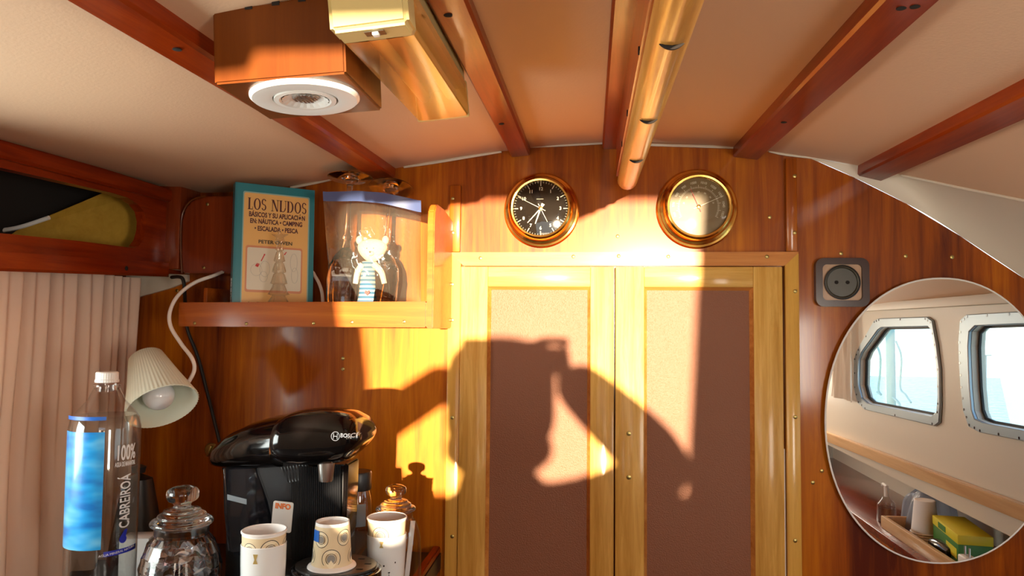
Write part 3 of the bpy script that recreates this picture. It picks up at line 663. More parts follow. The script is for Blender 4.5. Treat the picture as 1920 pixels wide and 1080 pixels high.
t = lathe([(0, 0), (.021, 0), (.0205, .02), (.016, .04), (.011, zh-.019), (0, zh-.017)], 20); bmesh.ops.scale(t, vec=(1, .55, 1), verts=t.verts); t.transform(Matrix.Translation((-.001, 0, 0))); obj('shirt', t, M['stripe'], Bc)
for s in (-1, 1): obj('arm', tube([(s*.010, -.002, zh-.024), (s*.021+.003, -.004, zh-.038), (s*.026+.004, -.003, zh-.058)], lambda u: .0062-.0015*u, 10), M['fur'], Bc)
obj('heart', plate([(.002+a, -.0125, .045+b) for a, b in ((0, -.005), (.0045, 0), (.003, .004), (0, .002), (-.003, .004), (-.0045, 0))], off=(0, .002, 0)), M['red'], Bc)
t = bmesh.new()
for s in (-1, 1): join(t, blob((.006+s*.006, -.0128, zh+.003), (.0009, .0006, .0009), 8))
join(t, blob((.007, -.0165, zh-.004), (.0018, .001, .0013), 8)); obj('face', t, M['ink'], Bc)
# ---- zip bag
def bagf(Y, sgn):
    def f(u, v):
        bul = math.sin(math.pi*min(1, max(0, u)))**.6*math.sin(math.pi*min(1, v*.95+.05))**.5
        y = lerp(1.30, Y, bul)+sgn*.003*math.sin(9*u+7*v)*math.sin(math.pi*u)+.0018*math.sin(23*u-11*v)*math.sin(math.pi*u)
        p = P(lerp(lerp(606, 789, u), lerp(620, 789, u), v), lerp(lerp(374, 388, u)-7*math.sin(u*math.pi*1.1), 566, v), y); p.z = max(p.z, ZSH+.001); return p
    return f
Z = thing('zip_bag', 'clear plastic zip bag holding two upturned wine glasses and a teddy on the shelf', 'bag', (P(700, 560, 1.285).x, 1.285, ZSH))
obj('front_film', grid(bagf(1.236, 1), 40, 40), M['bagfilm'], Z, world=True, ang=90)
obj('back_film', grid(bagf(1.372, -1), 30, 30), M['bagfilm'], Z, world=True, ang=90)
def zf_(u, v):
    p = bagf(1.236, 1)(u, 0); h_ = lerp(.016, .020, u)*v; q_ = P(lerp(606, 789, u), 380, 1.245); return Vector((q_.x, 1.242+.004*math.sin(8*u)+.003*v, p.z+.004-h_+.004*math.sin(3*u)))
obj('zip_band', grid(zf_, 30, 4), M['zip'], Z, world=True, ang=90)

# ================================================================ WALL INSTRUMENTS
AX = Matrix.Rotation(R(90), 4, 'X')
def instrument(name, px, py, r, label, cat, dial):
    c = P(px, py, D); g = thing(name, label, cat, (c.x, D, c.z)); k = r/.071
    pr = [(.045, 0), (.071, 0), (.0715, .003), (.069, .006), (.0655, .007), (.0645, .010), (.060, .012), (.0585, .016), (.0585, .024), (.0605, .026), (.0605, .029), (.058, .034), (.0545, .0365), (.0515, .036), (.0505, .033), (.0502, .024), (.045, .024)]
    obj('bezel', lathe([(a*k, b) for a, b in pr], 72, mat=AX), M['brass'], g)
    obj('dial', lathe([(0, .022), (.0505*k, .022), (.0505*k, .025), (0, .025)], 48, mat=AX), M[dial], g)
    obj('glass', lathe([(0, .0335), (.03*k, .0332), (.0508*k, .031)], 48, mat=AX), M['thin'], g)
    return g, k
def on(p, q, a): return (p*math.sin(a), q, p*math.cos(a))
g, k = instrument('ship_clock', 1015.5, 395, .0705, 'brass ship clock with a black dial on the bulkhead', 'clock', 'dial')
t = bmesh.new()
for h in range(12):
    a = h*math.pi/6; m_ = Matrix.Translation((0, -.0256, 0)) @ Matrix.Rotation(a, 4, 'Y'); add_box(t, (-.0006, 0, .042), (.0006, .0004, .049), mat=m_)
for h in range(60):
    a = h*math.pi/30; add_box(t, (-.00025, 0, .0475), (.00025, .0004, .0495), mat=Matrix.Translation((0, -.0256, 0)) @ Matrix.Rotation(a, 4, 'Y'))
obj('hour_marks', t, M['dialink'], g, smooth=False)
t = bmesh.new()
for h in range(1, 13):
    a = h*math.pi/6; x, z = .0365*math.sin(a), .0365*math.cos(a); join(t, text_bm(str(h), .0085, face_at((x, -.0257, z)), .0002, .0001))
obj('numerals', t, M['dialink'], g, smooth=False)
def hand(parent, name, ang, l, w, mat, y=-.028, tail=.01):
    m_ = Matrix.Rotation(R(ang), 4, 'Y'); t = plate([(-w, y, -tail), (w, y, -tail), (w*.5, y, l), (-w*.5, y, l)], off=(0, .0005, 0)); t.transform(m_); return obj(name, t, mat, parent, smooth=False)
hand(g, 'minute_hand', 222, .036, .0011, M['dialink']); hand(g, 'hour_hand', 199, .030, .0015, M['dialink'], -.0272); hand(g, 'second_hand', 297, .047, .0005, M['dialink'], -.029); hand(g, 'alarm_hand', 153, .028, .0005, M['dialink'], -.0265)
obj('hub', lathe([(0, .025), (.004, .025), (.004, .030), (0, .031)], 20, mat=AX), M['brass'], g)
obj('small_print', text_bm('QUARTZ', .0042, face_at((-.002, -.0257, .019)), .0001), M['dialink'], g, smooth=False) if False else None
t = bmesh.new(); add_box(t, (-.008, -.0257, .0175), (.005, -.0254, .0181)); obj('small_print', t, M['dialink'], g, smooth=False)
g, k = instrument('barometer', 1306, 392, .0735, 'brass barometer with a bronze dial on the bulkhead', 'barometer', 'dial2')
t = bmesh.new()
for h in range(61):
    a = R(-120+4*h); l = .006 if h % 5 == 0 else .003; add_box(t, (-.0003, 0, .034), (.0003, .0004, .034+l), mat=Matrix.Translation((0, -.0256, 0)) @ Matrix.Rotation(a, 4, 'Y'))
obj('scale_marks', t, M['dialink'], g, smooth=False)
t = bmesh.new()
for h, s in enumerate(('960', '970', '980', '990', '1000', '1010', '1020', '1030', '1040', '1050')):
    a = R(-108+24*h); join(t, text_bm(s, .006, Matrix.Translation((.0445*math.sin(a), -.0257, .0445*math.cos(a))) @ Matrix.Rotation(a, 4, 'Y') @ FACE, .0001))
for h in range(7):
    a = R(-75+25*h); join(t, text_bm(str(28+h//2), .004, Matrix.Translation((.027*math.sin(a), -.0257, .027*math.cos(a))) @ Matrix.Rotation(a, 4, 'Y') @ FACE, .0001))
obj('numerals', t, M['dialink'], g, smooth=False)
hand(g, 'pressure_hand', -24, .036, .0007, M['red']); hand(g, 'set_hand', 66, .048, .0006, M['dialink'], -.029); obj('hub', lathe([(0, .025), (.0035, .025), (.0035, .030), (0, .031)], 20, mat=AX), M['brass'], g)
# ---- socket
c = P(1575.5, 530, D); g = thing('power_socket', 'dark brown square power socket beside the oval mirror', 'socket', (c.x, D, c.z)); w = .092
ro = rrect(w, w*.95, .014, 6); ri = rrect(w*.74, w*.70, .008, 6)
t = plate([(a, 0, b) for a, b in ro], [[(a, 0, b) for a, b in ri]], off=(0, -.013, 0)); obj('frame', bevel_all(t, .0045, 3), M['brownplast'], g, ang=50)
ch = [(a*1.02, b*1.02) for a, b in ri]; obj('plate', bevel_all(plate([(a, 0, b) for a, b in ch], off=(0, -.009, 0)), .001), M['tanplast'], g)
obj('insert', lathe([(.030, .009), (.030, .012), (.028, .0125), (.0265, .012), (.0255, .0095), (0, .0095)], 40, mat=AX), M['greenplast'], g)
obj('ring', lathe([(.0305, .009), (.0312, .0125), (.0295, .0130), (.0288, .012)], 40, mat=AX), M['ink'], g)
for s in (-1, 1): obj('pin_hole', lathe([(0, .0097), (.0033, .0097), (.0033, .0105), (.0026, .0106), (0, .0098)], 14, mat=Matrix.Translation((s*.0095, 0, 0)) @ AX), M['hole'], g)
# ---- mirror
mc = P(1765, 789, D); el = []
for i in range(96):
    a = 2*math.pi*i/96; c_, s__ = math.cos(a), math.sin(a); e_ = 2/2.1
    el.append((1765+217*math.copysign(abs(c_)**e_, c_), 789-267*math.copysign(abs(s__)**e_, s__)))
g = thing('oval_mirror', 'frameless oval mirror with a thin white edge at the right of the bulkhead', 'mirror', (mc.x, D, mc.z))
mo = [P(a, b, YM) for a, b in el]
obj('mirror_glass', plate([p.lerp(P(1765, 789, YM), .004) for p in mo], off=(0, .004, 0)), M['mirror'], g, world=True, smooth=False)
obj('edge', tube([p+Vector((0, .001, 0)) for p in mo+mo[:1]], .0017, 8, smooth=False), M['white'], g, world=True)
obj('backing', plate([P(lerp(1765, a, .9), lerp(789, b, .9), D-.001) for a, b in el[::3]], off=(0, -.009, 0)), M['ink'], g, world=True, smooth=False)
# ---- brass latch
c = P(397, 843, D); g = thing('brass_latch', 'small round dull brass latch on the bulkhead left of the coffee machine', 'latch', (c.x, D, c.z))
obj('rose', lathe([(0, 0), (.013, 0), (.0135, .002), (.011, .004), (0, .004)], 28, mat=AX), M['brass_old'], g); obj('thumb_turn', box((-.002, -.012, -.012), (.0025, -.003, .010), .0015, mat=Matrix.Rotation(R(20), 4, 'Y')), M['brass_old'], g)
# ================================================================ HANDRAIL
zr_ = lambda y: .262+.028*(y-D)
xr0 = P(1177, 325, 1.31).x
H = thing('handrail', 'worn round wooden grab rail under the deckhead, running towards the camera', 'handrail', (xr0, 1.3, zr_(1.3)))
rr_ = .0175
y0 = .25; y1 = 1.33
pts = [(xr0, y0, zr_(y0)+.0), (xr0, .3, zr_(.3)), (xr0, y1-.01, zr_(y1))]
t = tube([(xr0, lerp(y0, y1-.008, i/30), zr_(lerp(y0, y1-.008, i/30))) for i in range(31)]+[(xr0, y1-.003, zr_(y1))], rr_, 20, smooth=False)
for v in t.verts:
    if v.co.y > y1-.0055: v.co.x = xr0+(v.co.x-xr0)*.82; v.co.z = zr_(y1)+(v.co.z-zr_(y1))*.82
obj('rod', t, M['rod'], H, world=True)
xw = (xr0-.020, xr0-.001)
def web(u, v): return None
hol = []
ys = [y1-.055-.30*i for i in range(7)]
def wz(y, top): return (zc(xr0, y)-.010) if top else zr_(y)+.006
out_ = [(xw[0], y1-.012, wz(y1, 0)), (xw[0], y1-.02, wz(y1, 1)), (xw[0], y0, wz(y0, 1)), (xw[0], y0, wz(y0, 0))]
holes = []
for yy in ys[:-1]:
    zc_ = lerp(wz(yy-.12, 0), wz(yy-.12, 1), .5); hh = (wz(yy, 1)-wz(yy, 0))*.42
    holes.append([(xw[0], yy-.12+a, zc_+b) for a, b in rrect(.17, hh, hh*.49, 5)])
obj('web', plate(out_, [], off=(xw[1]-xw[0], 0, 0)), M['bulk_y'], H, world=True, smooth=False)
for px, py in ((1245, 80), (1205, 222), (1186, 298)):
    d_ = ray(px, py); yy = None
    for i in range(200):
        q = d_*(.3+i*.006)
        if abs(q.z-(zr_(q.y)-rr_)) < .004: yy = q.y
    if yy is None: yy = 1.
    t = tube([(xr0+.0185*math.sin(a), yy, zr_(yy)-.0183*math.cos(a)) for a in [R(-32+8*i) for i in range(9)]], lambda u: .0003+.0022*math.sin(math.pi*min(max(u, .02), .98)), 6, smooth=False)
    obj('peg_slot', t, M['hole'], H, world=True)
for px, py in ((1199, 95), (1177, 212), (1167, 270)):
    obj('plug', lathe([(0, 0), (.004, 0), (.004, .0012), (0, .0014)], 10, mat=Matrix.Translation(PX(px, py, xw[0])) @ Matrix.Rotation(R(-90), 4, 'Y')), M['hole'], H, world=True)
# ================================================================ DOWNLIGHT BOX
bl_ = on_ceiling(392, 30, .001); yF = bl_.y
print('box', bl_)
fa, fb, fc, fd = P(392, 28, yF), P(640, 4, yF), P(648, 137, yF), P(401, 158, yF)
wv = (fc-fd).normalized(); hv = wv.cross(Vector((0, 1, 0))); hv = -hv if hv.z < 0 else hv
W_ = (fc-fd).length; dpt = .118
G = thing('downlight_box', 'square wooden box with a white ring downlight fixed under the deckhead', 'lamp', fd, Matrix(((wv.x, 0, hv.x, 0), (wv.y, 1, hv.y, 0), (wv.z, 0, hv.z, 0), (0, 0, 0, 1))))
hL, hR = (fa-fd).length+.004, (fb-fc).length+.010
t = bmesh.new(); vv = [t.verts.new(p) for p in ((0, 0, 0), (W_, 0, 0), (W_, dpt, 0), (0, dpt, 0), (0, 0, hL), (W_, 0, hR), (W_, dpt, hR+.004), (0, dpt, hL+.004))]
for f in ((0, 1, 2, 3), (4, 5, 6, 7), (0, 1, 5, 4), (1, 2, 6, 5), (2, 3, 7, 6), (3, 0, 4, 7)): t.faces.new([vv[i] for i in f])
obj('box', bevel_all(t, .002), M['boxw'], G)
for i, x in enumerate((.032, .058, .083)): obj('notch', box((x, -.001, hL+(hR-hL)*x/W_-.004), (x+.007, .001, hL+(hR-hL)*x/W_+.0)), M['hole'], G, smooth=False)
RX = W_*.53
RC = Matrix.Translation((RX, dpt*.5-.006, 0)) @ Matrix.Diagonal((1.04, 1.04, 1, 1)) @ Matrix.Rotation(R(180), 4, 'X')
obj('ring', lathe([(.030, .001), (.030, .004), (.034, .005), (.048, .0045), (.0505, .002), (.0505, 0)], 56, mat=RC), M['white'], G)
obj('inner_ring', lathe([(.0215, -.001), (.022, .004), (.024, .0052), (.0285, .005), (.029, .001)], 48, mat=RC), M['white'], G)
obj('reflector', lathe([(.0215, .0045), (.017, .002), (.012, .0008), (0, .0008)], 40, mat=RC, rfun=lambda a, z, j: 1+.02*math.cos(a*20)), M['white'], G, ang=5)
obj('lens', lathe([(0, .0015), (.0125, .0015), (.0125, 0)], 24, mat=RC), M['thin'], G)
t = bmesh.new()
for i in range(-3, 4):
    for j in range(-3, 4):
        if i*i+j*j < 11: add_box(t, (RX+i*.0034-.0012, dpt*.5-.006+j*.0034-.0012, -.0034), (RX+i*.0034+.0012, dpt*.5-.006+j*.0034+.0012, -.0022))
obj('led_grid', t, M['steel'], G, smooth=False)
# ================================================================ STRIP LIGHT
yA, yBk = .585, .895
def strip_corners(y, pxl, pxr): return P(*pxl, y), P(*pxr, y)
a0, a1 = strip_corners(yA, (628, 68), (770, 50)); c0, c1 = strip_corners(yBk, (787, 233), (877, 217))
wv = (a1-a0).normalized(); dv = ((c0+c1)/2-(a0+a1)/2); Ls = dv.length; dv.normalize(); uv = wv.cross(dv)
uv = -uv if uv.z < 0 else uv; wid = (a1-a0).length
G = thing('strip_light', 'cream box-shaped strip light with an amber diffuser fixed under the deckhead', 'lamp', a0, Matrix(((wv.x, dv.x, uv.x, 0), (wv.y, dv.y, uv.y, 0), (wv.z, dv.z, uv.z, 0), (0, 0, 0, 1))))
hs = .040
obj('end_cap', bevel_all(box((-.001, -.012, -.001), (wid+.001, .020, hs+.024)), .004, 3), M['cream_lamp'], G)
obj('rear_cap', bevel_all(box((0, Ls-.008, 0), (wid, Ls, hs+.004)), .001, 1), M['cream_lamp'], G)
obj('mounting_plate', box((.002, .02, hs-.006), (wid-.002, Ls-.006, hs+.018)), M['cream_lamp'], G, smooth=False)
t = bmesh.new()
pr = [(0, hs), (0, .004), (.002, .0005), (.010, 0), (wid*.35, -.0002), (wid*.65, -.0002), (wid-.010, 0), (wid-.002, .0005), (wid, .004), (wid, hs)]
r1 = [t.verts.new((x, .020, z)) for x, z in pr]; r2 = [t.verts.new((x, Ls-.008, z)) for x, z in pr]
for i in range(len(pr)-1): t.faces.new((r1[i], r1[i+1], r2[i+1], r2[i]))
obj('diffuser', t, M['dif'], G)
for x in (.25, .75): obj('tube_lamp', lathe([(0, 0), (.007, 0), (.007, Ls-.06), (0, Ls-.06)], 16, mat=Matrix.Translation((wid*x, .028, .022)) @ Matrix.Rotation(R(-90), 4, 'X')), M['white'], G)
obj('switch_recess', box((wid*.40, -.004, -.0016), (wid*.66, .006, -.0004)), M['greenplast'], G, smooth=False); obj('switch', box((wid*.50, -.003, -.004), (wid*.58, .004, -.001), .0006), M['white'], G)

# ================================================================ CLIP LAMP
ctr = P(305, 763, 1.10); v_ = ctr.normalized(); r_v = v_.cross(Vector((0, 0, 1))).normalized(); u_v = r_v.cross(v_)
ax = (.27*r_v-.80*u_v-.55*v_).normalized()
q = ax.to_track_quat('-Z', 'Y').to_matrix().to_4x4()
G = thing('clip_lamp', 'tilted ivory ribbed cone lamp with a bare bulb beside the curtain', 'lamp', ctr, q)
Lh = .100; rbg, rsm = .053, .0265
rib = lambda a, z, j: 1+.012*math.cos(a*56)
obj('shade', lathe([(rbg, 0), (rbg+.0012, .001), (lerp(rbg, rsm, .5), Lh*.5), (rsm, Lh), (rsm-.004, Lh+.003), (0, Lh+.0035), (0, Lh+.001), (rsm-.004, Lh), (rsm-.002, Lh-.002), (lerp(rbg, rsm, .5)-.0018, Lh*.5), (rbg-.0018, .001), (rbg, 0)], 224, rfun=lambda a, z, j: rib(a, z, j) if j < 4 else 1), M['shade'], G, ang=60)
obj('bulb', lathe([(max(0, q.x), q.z) for q in spline([(0, 0, .0005), (.008, 0, .0015), (.016, 0, .006), (.0215, 0, .014), (.0235, 0, .024), (.021, 0, .036), (.014, 0, .050), (.012, 0, .060)], 4)], 48), M['bulb'], G, ang=80)
obj('lamp_holder', lathe([(0, .058), (.015, .058), (.016, .085), (.014, Lh), (0, Lh)], 24), M['white'], G)
tp = ctr-ax*(Lh+.0)
wp_ = P(285, 700, D)
obj('arm', tube([tp+ax*.01, tp.lerp(wp_, .5)+Vector((0, 0, .003)), wp_+Vector((0, -.004, 0))], .005, 10), M['steel'], G, world=True)
obj('wall_plate', lathe([(0, 0), (.022, 0), (.020, .005), (0, .005)], 24, mat=Matrix.Translation(wp_) @ AX), M['white'], G, world=True)
cp = [P(338, 740, 1.17), P(350, 722, 1.17), P(364, 695, 1.17), P(360, 672, 1.17), P(340, 645, 1.18), P(320, 612, 1.19), P(319, 583, 1.20), P(335, 553, 1.22), P(365, 530, 1.25), P(400, 517, 1.28), P(425, 508, 1.325), P(500, 490, 1.345), P(575, 505, 1.345), P(592, 520, 1.345), P(603, 545, 1.34), P(606, 575, 1.335)]
obj('cord', tube(cp, .0032, 10, k=6), M['cord'], G, world=True)
o = obj('black_cable', tube([P(px, py, y) for px, py, y in ((322, 520, 1.33), (335, 519, 1.30), (343, 524, 1.29), (346, 545, 1.30), (348, 585, 1.375), (352, 620, 1.38), (372, 672, 1.383), (392, 750, 1.383), (412, 832, 1.38), (420, 880, 1.37))], .0033, 8, k=5), M['rubber'])
base_loc(o, P(412, 832, 1.38)); tag(o, 'black cable running down the bulkhead from the shelf end to behind the coffee machine', 'cable')

# ================================================================ COUNTER AND ITEMS ON IT
CT = thing('galley_counter', 'dark galley worktop with a raised wooden rail, along the bulkhead under the shelf', 'counter', (-.55, 1.1, ZC))
obj('worktop', box((XL+.001, .55, ZC-.03), (P(829, 1060, D).x-.002, D-.001, ZC-.0006), .0), pm('dark_worktop', (.03, .022, .02), rough=.3), CT, world=True)
a, b = P(770, 1080, 1.12), P(812, 1022, 1.36)
xrl = P(822, 1060, 1.37).x
t = plate([(xrl, .55, ZC), (xrl, .55, ZC+.010), (xrl-.0, 1.20, ZC+.010), (xrl, 1.28, ZC+.012), (xrl, D-.002, ZC+.012), (xrl, D-.002, ZC)], off=(-.014, 0, 0)); obj('side_rail', bevel_all(t, .002), M['bulk_y'], CT, world=True)
obj('cabinet_front', box((XL+.001, .62, FLOOR), (xrl, D-.001, ZC-.03)), M['bulk'], CT, world=True, smooth=False)
# ---- water bottle
def wrap(t, Rf, c=(0, 0)):
    """bend a flat mesh (x = arc length, y = height, z = out) round the Z axis, x=0 facing -Y"""
    for v in t.verts:
        x, y, z = v.co; r = Rf(y)+z; a = x/Rf(y)-math.pi/2; v.co = Vector((r*math.cos(a), r*math.sin(a), y))
    return t
def wpatch(x0, x1, y0, y1, Rf, z=.0003, nx=14, ny=10):
    return wrap(grid(lambda u, v: Vector((lerp(x0, x1, u), lerp(y0, y1, v), z)), nx, ny), Rf)
yb_ = .94; p = P(194, 900, yb_); zbt = ZC
topz = P(210, 697, yb_).z
Hb = topz-ZC; rB = .0435
G = thing('water_bottle', 'large clear water bottle with a blue label in front of the curtain', 'bottle', (p.x, yb_, ZC), R(33))
sh_z = P(200, 800, yb_).z-ZC; nk = P(210, 740, yb_).z-ZC
prof = [(0, .004), (.02, .001), (rB*.86, 0), (rB*.97, .006), (rB, .016), (rB*.985, .06), (rB, .11), (rB, sh_z), (rB*.95, sh_z+.012), (rB*.80, sh_z+.022), (rB*.52, sh_z+.036), (rB*.36, sh_z+.052), (.0125, Hb-.026), (.0120, Hb-.019)]
obj('bottle_body', lathe(prof, 56), M['pet'], G)
wl_ = sh_z+.016
wprof = [(0, .005), (rB*.84, .002), (rB*.955, .008), (rB*.98, .018), (rB*.97, .06), (rB*.98, .11), (rB*.98, sh_z), (rB*.93, sh_z+.012), (rB*.86, wl_), (0, wl_)]
obj('water', lathe(wprof, 56), M['water'], G)
obj('neck_ring', lathe([(.0120, Hb-.020), (.0165, Hb-.0195), (.0165, Hb-.017), (.0125, Hb-.0165)], 40), M['pet'], G)
obj('cap', lathe([(0, Hb), (.0125, Hb), (.0138, Hb-.0015), (.0138, Hb-.010), (.0145, Hb-.0105), (.0145, Hb-.014), (.012, Hb-.0145)], 60, rfun=lambda a, z, j: 1+.015*math.cos(a*30)), M['white'], G)
Rf = lambda y: rB+.0003
zz = lambda py: P(200, py, yb_-rB).z-ZC
obj('blue_label', wpatch(-.070, .001, zz(1035), zz(812), Rf), M['bluelabel'], G)
obj('refracted_label_band', wpatch(-.06, .002, zz(790), zz(783), lambda y: rB*.985), M['brightblue'], G)  # refraction of the blue label, painted as a band on the shoulder
wx = .0285
def wtext(s, size, x, z, rot=0, mat='silver_print', bold=0., sxy=(1, 1), name='lettering'):
    t = text_bm(s, size, Matrix.Translation((x, z, .0004)) @ Matrix.Rotation(rot, 4, 'Z'), .0001, bold, sxy=sxy)
    return obj(name, wrap(t, Rf), M[mat], G, smooth=False)
wtext('CABREIROÁ', .0215, wx+.001, zz(949), R(90), bold=.0003, sxy=(.60, .95)); wtext('100%', .024, wx, zz(856), bold=.0004, sxy=(.55, 1.15)); wtext('AGUA DE MANANTIAL', .0052, wx, zz(877), bold=.0001, sxy=(.55, 1.6))
wtext('AGUA MINERAL NATURAL', .0042, wx-.005, zz(1045), R(4), name='small_print')
t = wpatch(.004, .052, zz(1050), zz(1040), Rf, .0002); obj('blue_band', t, M['blue'], G)
dr = [(.0052*math.sin(a), .0052*math.cos(a)) for a in [R(i*24) for i in range(15)]]
t = bmesh.new(); c0_ = t.verts.new((0, 0, 0)); vs = [t.verts.new((a+(.004 if b > .0045 else 0), b+(.007 if b > .0045 else 0), 0)) for a, b in dr]
for i in range(15): t.faces.new((c0_, vs[i], vs[(i+1) % 15]))
t.transform(Matrix.Translation((wx-.001, zz(1022), .0005))); obj('drop_logo', wrap(t, Rf), M['blue'], G, smooth=False)
# ---- black appliance behind the bottle, white box
c = P(262, 950, 1.22)
G = thing('black_kettle', 'black rounded appliance half hidden behind the water bottle', 'appliance', (P(258, 950, 1.20).x, 1.20, ZC))
t = lathe([(0, 0), (.045, 0), (.047, .01), (.040, .06), (.030, .12), (.022, .16), (0, .17)], 40); obj('housing', t, M['matt'], G)
obj('lid_knob', lathe([(0, .17), (.010, .17), (.012, .18), (0, .185)], 20), M['matt'], G)
c = P(272, 1016, 1.06); o = obj('white_carton', box((-.03, -.02, 0), (.012, .02, P(272, 1003, 1.06).z-ZC), .002, mat=Matrix.Rotation(R(14), 4, 'Z')), M['porc']); o.location = (c.x, 1.06, ZC); tag(o, 'small white carton between the water bottle and the glass jar', 'carton')
# ---- big glass jar with foil sweets
def jar(px, Y, rb, knob_py, label, facet, name='glass_jar', squat=1.):
    p = P(px, 950, Y); h = P(px, knob_py, Y).z-ZC; G = thing(name, label, 'jar', (p.x, Y, ZC))
    k_ = rb/.052; n_ = 64; hb = h-.050*k_
    zz_ = lambda q: h-q*k_
    bod = [(0, .003), (rb*.80, .0), (rb*.95, .004)]+[(rb*(.97+.03*math.sin(math.pi*i/10)), .008+(zz_(.118)-.008)*i/10) for i in range(11)]+[(rb*.97, zz_(.105)), (rb*.90, zz_(.088)), (rb*.78, zz_(.072)), (rb*.66, zz_(.064)), (rb*.655, zz_(.055)), (rb*.67, zz_(.050))]
    m_ = 14
    def rf(a, z, j):
        if not facet: return 1+.012*math.cos(a*24) if 2 < j < 14 else 1
        if 2 < j < 17: return 1+.06*(abs(((a*m_/math.pi+(j % 2)) % 2)-1)-.5)
        return 1
    if facet: bod = bod+[(r_-.0025, z_) for r_, z_ in bod[::-1][:-3]]+[(0, .006)]
    obj('jar_body', lathe(bod, n_ if not facet else 84, rfun=rf), M['glass' if facet else 'jarglass'], G, ang=8 if facet else 40)
    lz = hb-.002
    lid = [(0, 0), (0, 0)]+[(a*k_, zz_(b)) for a, b in ((0, .054), (.031, .054), (.033, .050), (.0385, .050), (.0395, .047), (.037, .0435), (.031, .041), (.0300, .0375), (.024, .034), (.0225, .031), (.014, .029), (.0105, .026), (.013, .022), (.0185, .0185), (.0205, .012), (.0185, .005), (.010, .0012), (0, 0))]
    obj('lid', lathe([(max(0, q.x), q.z) for q in spline([(a, 0, b) for a, b in lid[2:]], 4)], 64), M['glass'], G, ang=80)
    if facet: obj('seal', lathe([(rb*.60, hb-.010), (rb*.645, hb-.010), (rb*.645, hb-.001), (rb*.60, hb-.001)], 48), film('clear_seal', (.8, .88, .92), body=.3, bodycol=(.6, .7, .75)), G)
    return G, hb
J, hb = jar(342, .93, .051, 910, 'faceted glass jar full of foil-wrapped sweets beside the water bottle', True)
jp = WM[J.name].translation
src = None; rd = random.Random(5)
def sweet_mesh(mat, nm):
    t = bmesh.new(); bmesh.ops.create_icosphere(t, subdivisions=2, radius=1); r2 = random.Random(len(nm))
    for v in t.verts:
        k = 1+r2.uniform(-.22, .22); v.co = Vector((v.co.x*.012*k, v.co.y*.008*k, v.co.z*.006*k))
    for s in (-1, 1):
        for v in t.verts:
            if v.co.x*s > .009: v.co.x += s*.006; v.co.y *= 2.4
    return t
sm = []
for nm, mt in (('wrapped_sweet', 'foil'), ('wrapped_sweet', 'foilred')):
    o = obj(nm, sweet_mesh(M[mt], nm+mt), M[mt], smooth=False); sm.append(o)
cnt = 0
for lay in range(6):
    for k in range(9):
        a = k*2*math.pi/9+lay*.35+rd.uniform(-.1, .1); r_ = .031+rd.uniform(-.002, .003); z = .014+lay*(hb*.80)/6+rd.uniform(-.002, .002)
        if lay > 4: r_ = .022
        s = sm[0 if (k+lay*2) % 5 in (0, 2, 3) else 1]; o = s if s.get('u') is None else s.copy()
        if s.get('u') is None: s['u'] = 1
        else: C.objects.link(o)
        o.location = (jp.x+r_*math.cos(a), jp.y+r_*math.sin(a), ZC+z); o.rotation_euler = (rd.uniform(-.5, .5), rd.uniform(-.6, .6), a+math.pi/2+rd.uniform(-.5, .5))
        fo = 'foil' in o.data.materials[0].name
        tag(o, 'silver foil-wrapped sweet inside the faceted glass jar' if fo else 'red-brown wrapped sweet inside the faceted glass jar', 'sweet', 'silver sweets in the jar' if fo else 'red-brown sweets in the jar'); cnt += 1
for s in sm: del s['u']
for o in C.objects:
    if 'u' in o.keys(): del o['u']
# ================================================================ COFFEE MACHINE
Ym = 1.06
G = thing('coffee_machine', 'gloss black capsule coffee machine with a silver spout on the galley counter', 'coffee machine', (P(560, 900, Ym).x, Ym, ZC))
def lofted(sections, n=28, e=2.4):
    """sections: (centre, half width axis u, half height axis v) superellipse rings"""
    t = bmesh.new(); rings = []
    for c_, u_, v_ in sections:
        rr = []
        for i in range(n):
            a = 2*math.pi*i/n; ca, sa = math.cos(a), math.sin(a)
            rr.append(t.verts.new(Vector(c_)+Vector(u_)*math.copysign(abs(ca)**(2/e), ca)+Vector(v_)*math.copysign(abs(sa)**(2/e), sa)))
        rings.append(rr)
    for a, b in zip(rings, rings[1:]):
        for i in range(n): t.faces.new((a[i], a[(i+1) % n], b[(i+1) % n], b[i]))
    t.faces.new(rings[0]); t.faces.new(rings[-1]); return t
S1 = 1391.
def sec(px, top_, bot, Y, dep):                                        # section seen edge-on at pixel column px
    a, b = P(px, top_, Y), P(px, bot, Y); return ((a+b)/2, Vector((.0, dep, 0)), Vector((0, 0, (a.z-b.z)/2)))
def hsec(px, top_, bot, Y, dep):
    Y = lerp(1.005, .993, (px-521)/171); dep = min(dep, .054); px = 516+(px-521)*.965
    a, b = P(px, top_, Y-.025), P(px, bot, Y-.025); return (Vector((a.x, Y, (a.z+b.z)/2)), Vector((.0, dep, 0)), Vector((0, 0, (a.z-b.z)/2)))
hd = [(521, 812, 835, 1.05, .02), (523, 795, 856, 1.048, .045), (530, 783, 868, 1.045, .058), (548, 775, 873, 1.04, .066), (575, 770, 875, 1.035, .070), (610, 768, 874, 1.03, .070), (640, 770, 871, 1.03, .069), (662, 775, 864, 1.03, .066), (678, 785, 850, 1.03, .058), (687, 799, 838, 1.03, .048), (692, 810, 828, 1.03, .036)]
obj('brew_head', lofted([hsec(*s) for s in hd], 40, 2.5), M['black'], G, world=True, ang=60)
hd2 = [(417, 845, 866, 1.12, .03), (422, 832, 868, 1.115, .050), (434, 818, 870, 1.11, .062), (455, 803, 872, 1.10, .070), (485, 789, 872, 1.09, .075), (515, 780, 872, 1.08, .075), (545, 776, 870, 1.07, .074)]
obj('hood', lofted([sec(*s) for s in hd2], 32, 2.6), M['black'], G, world=True, ang=60)
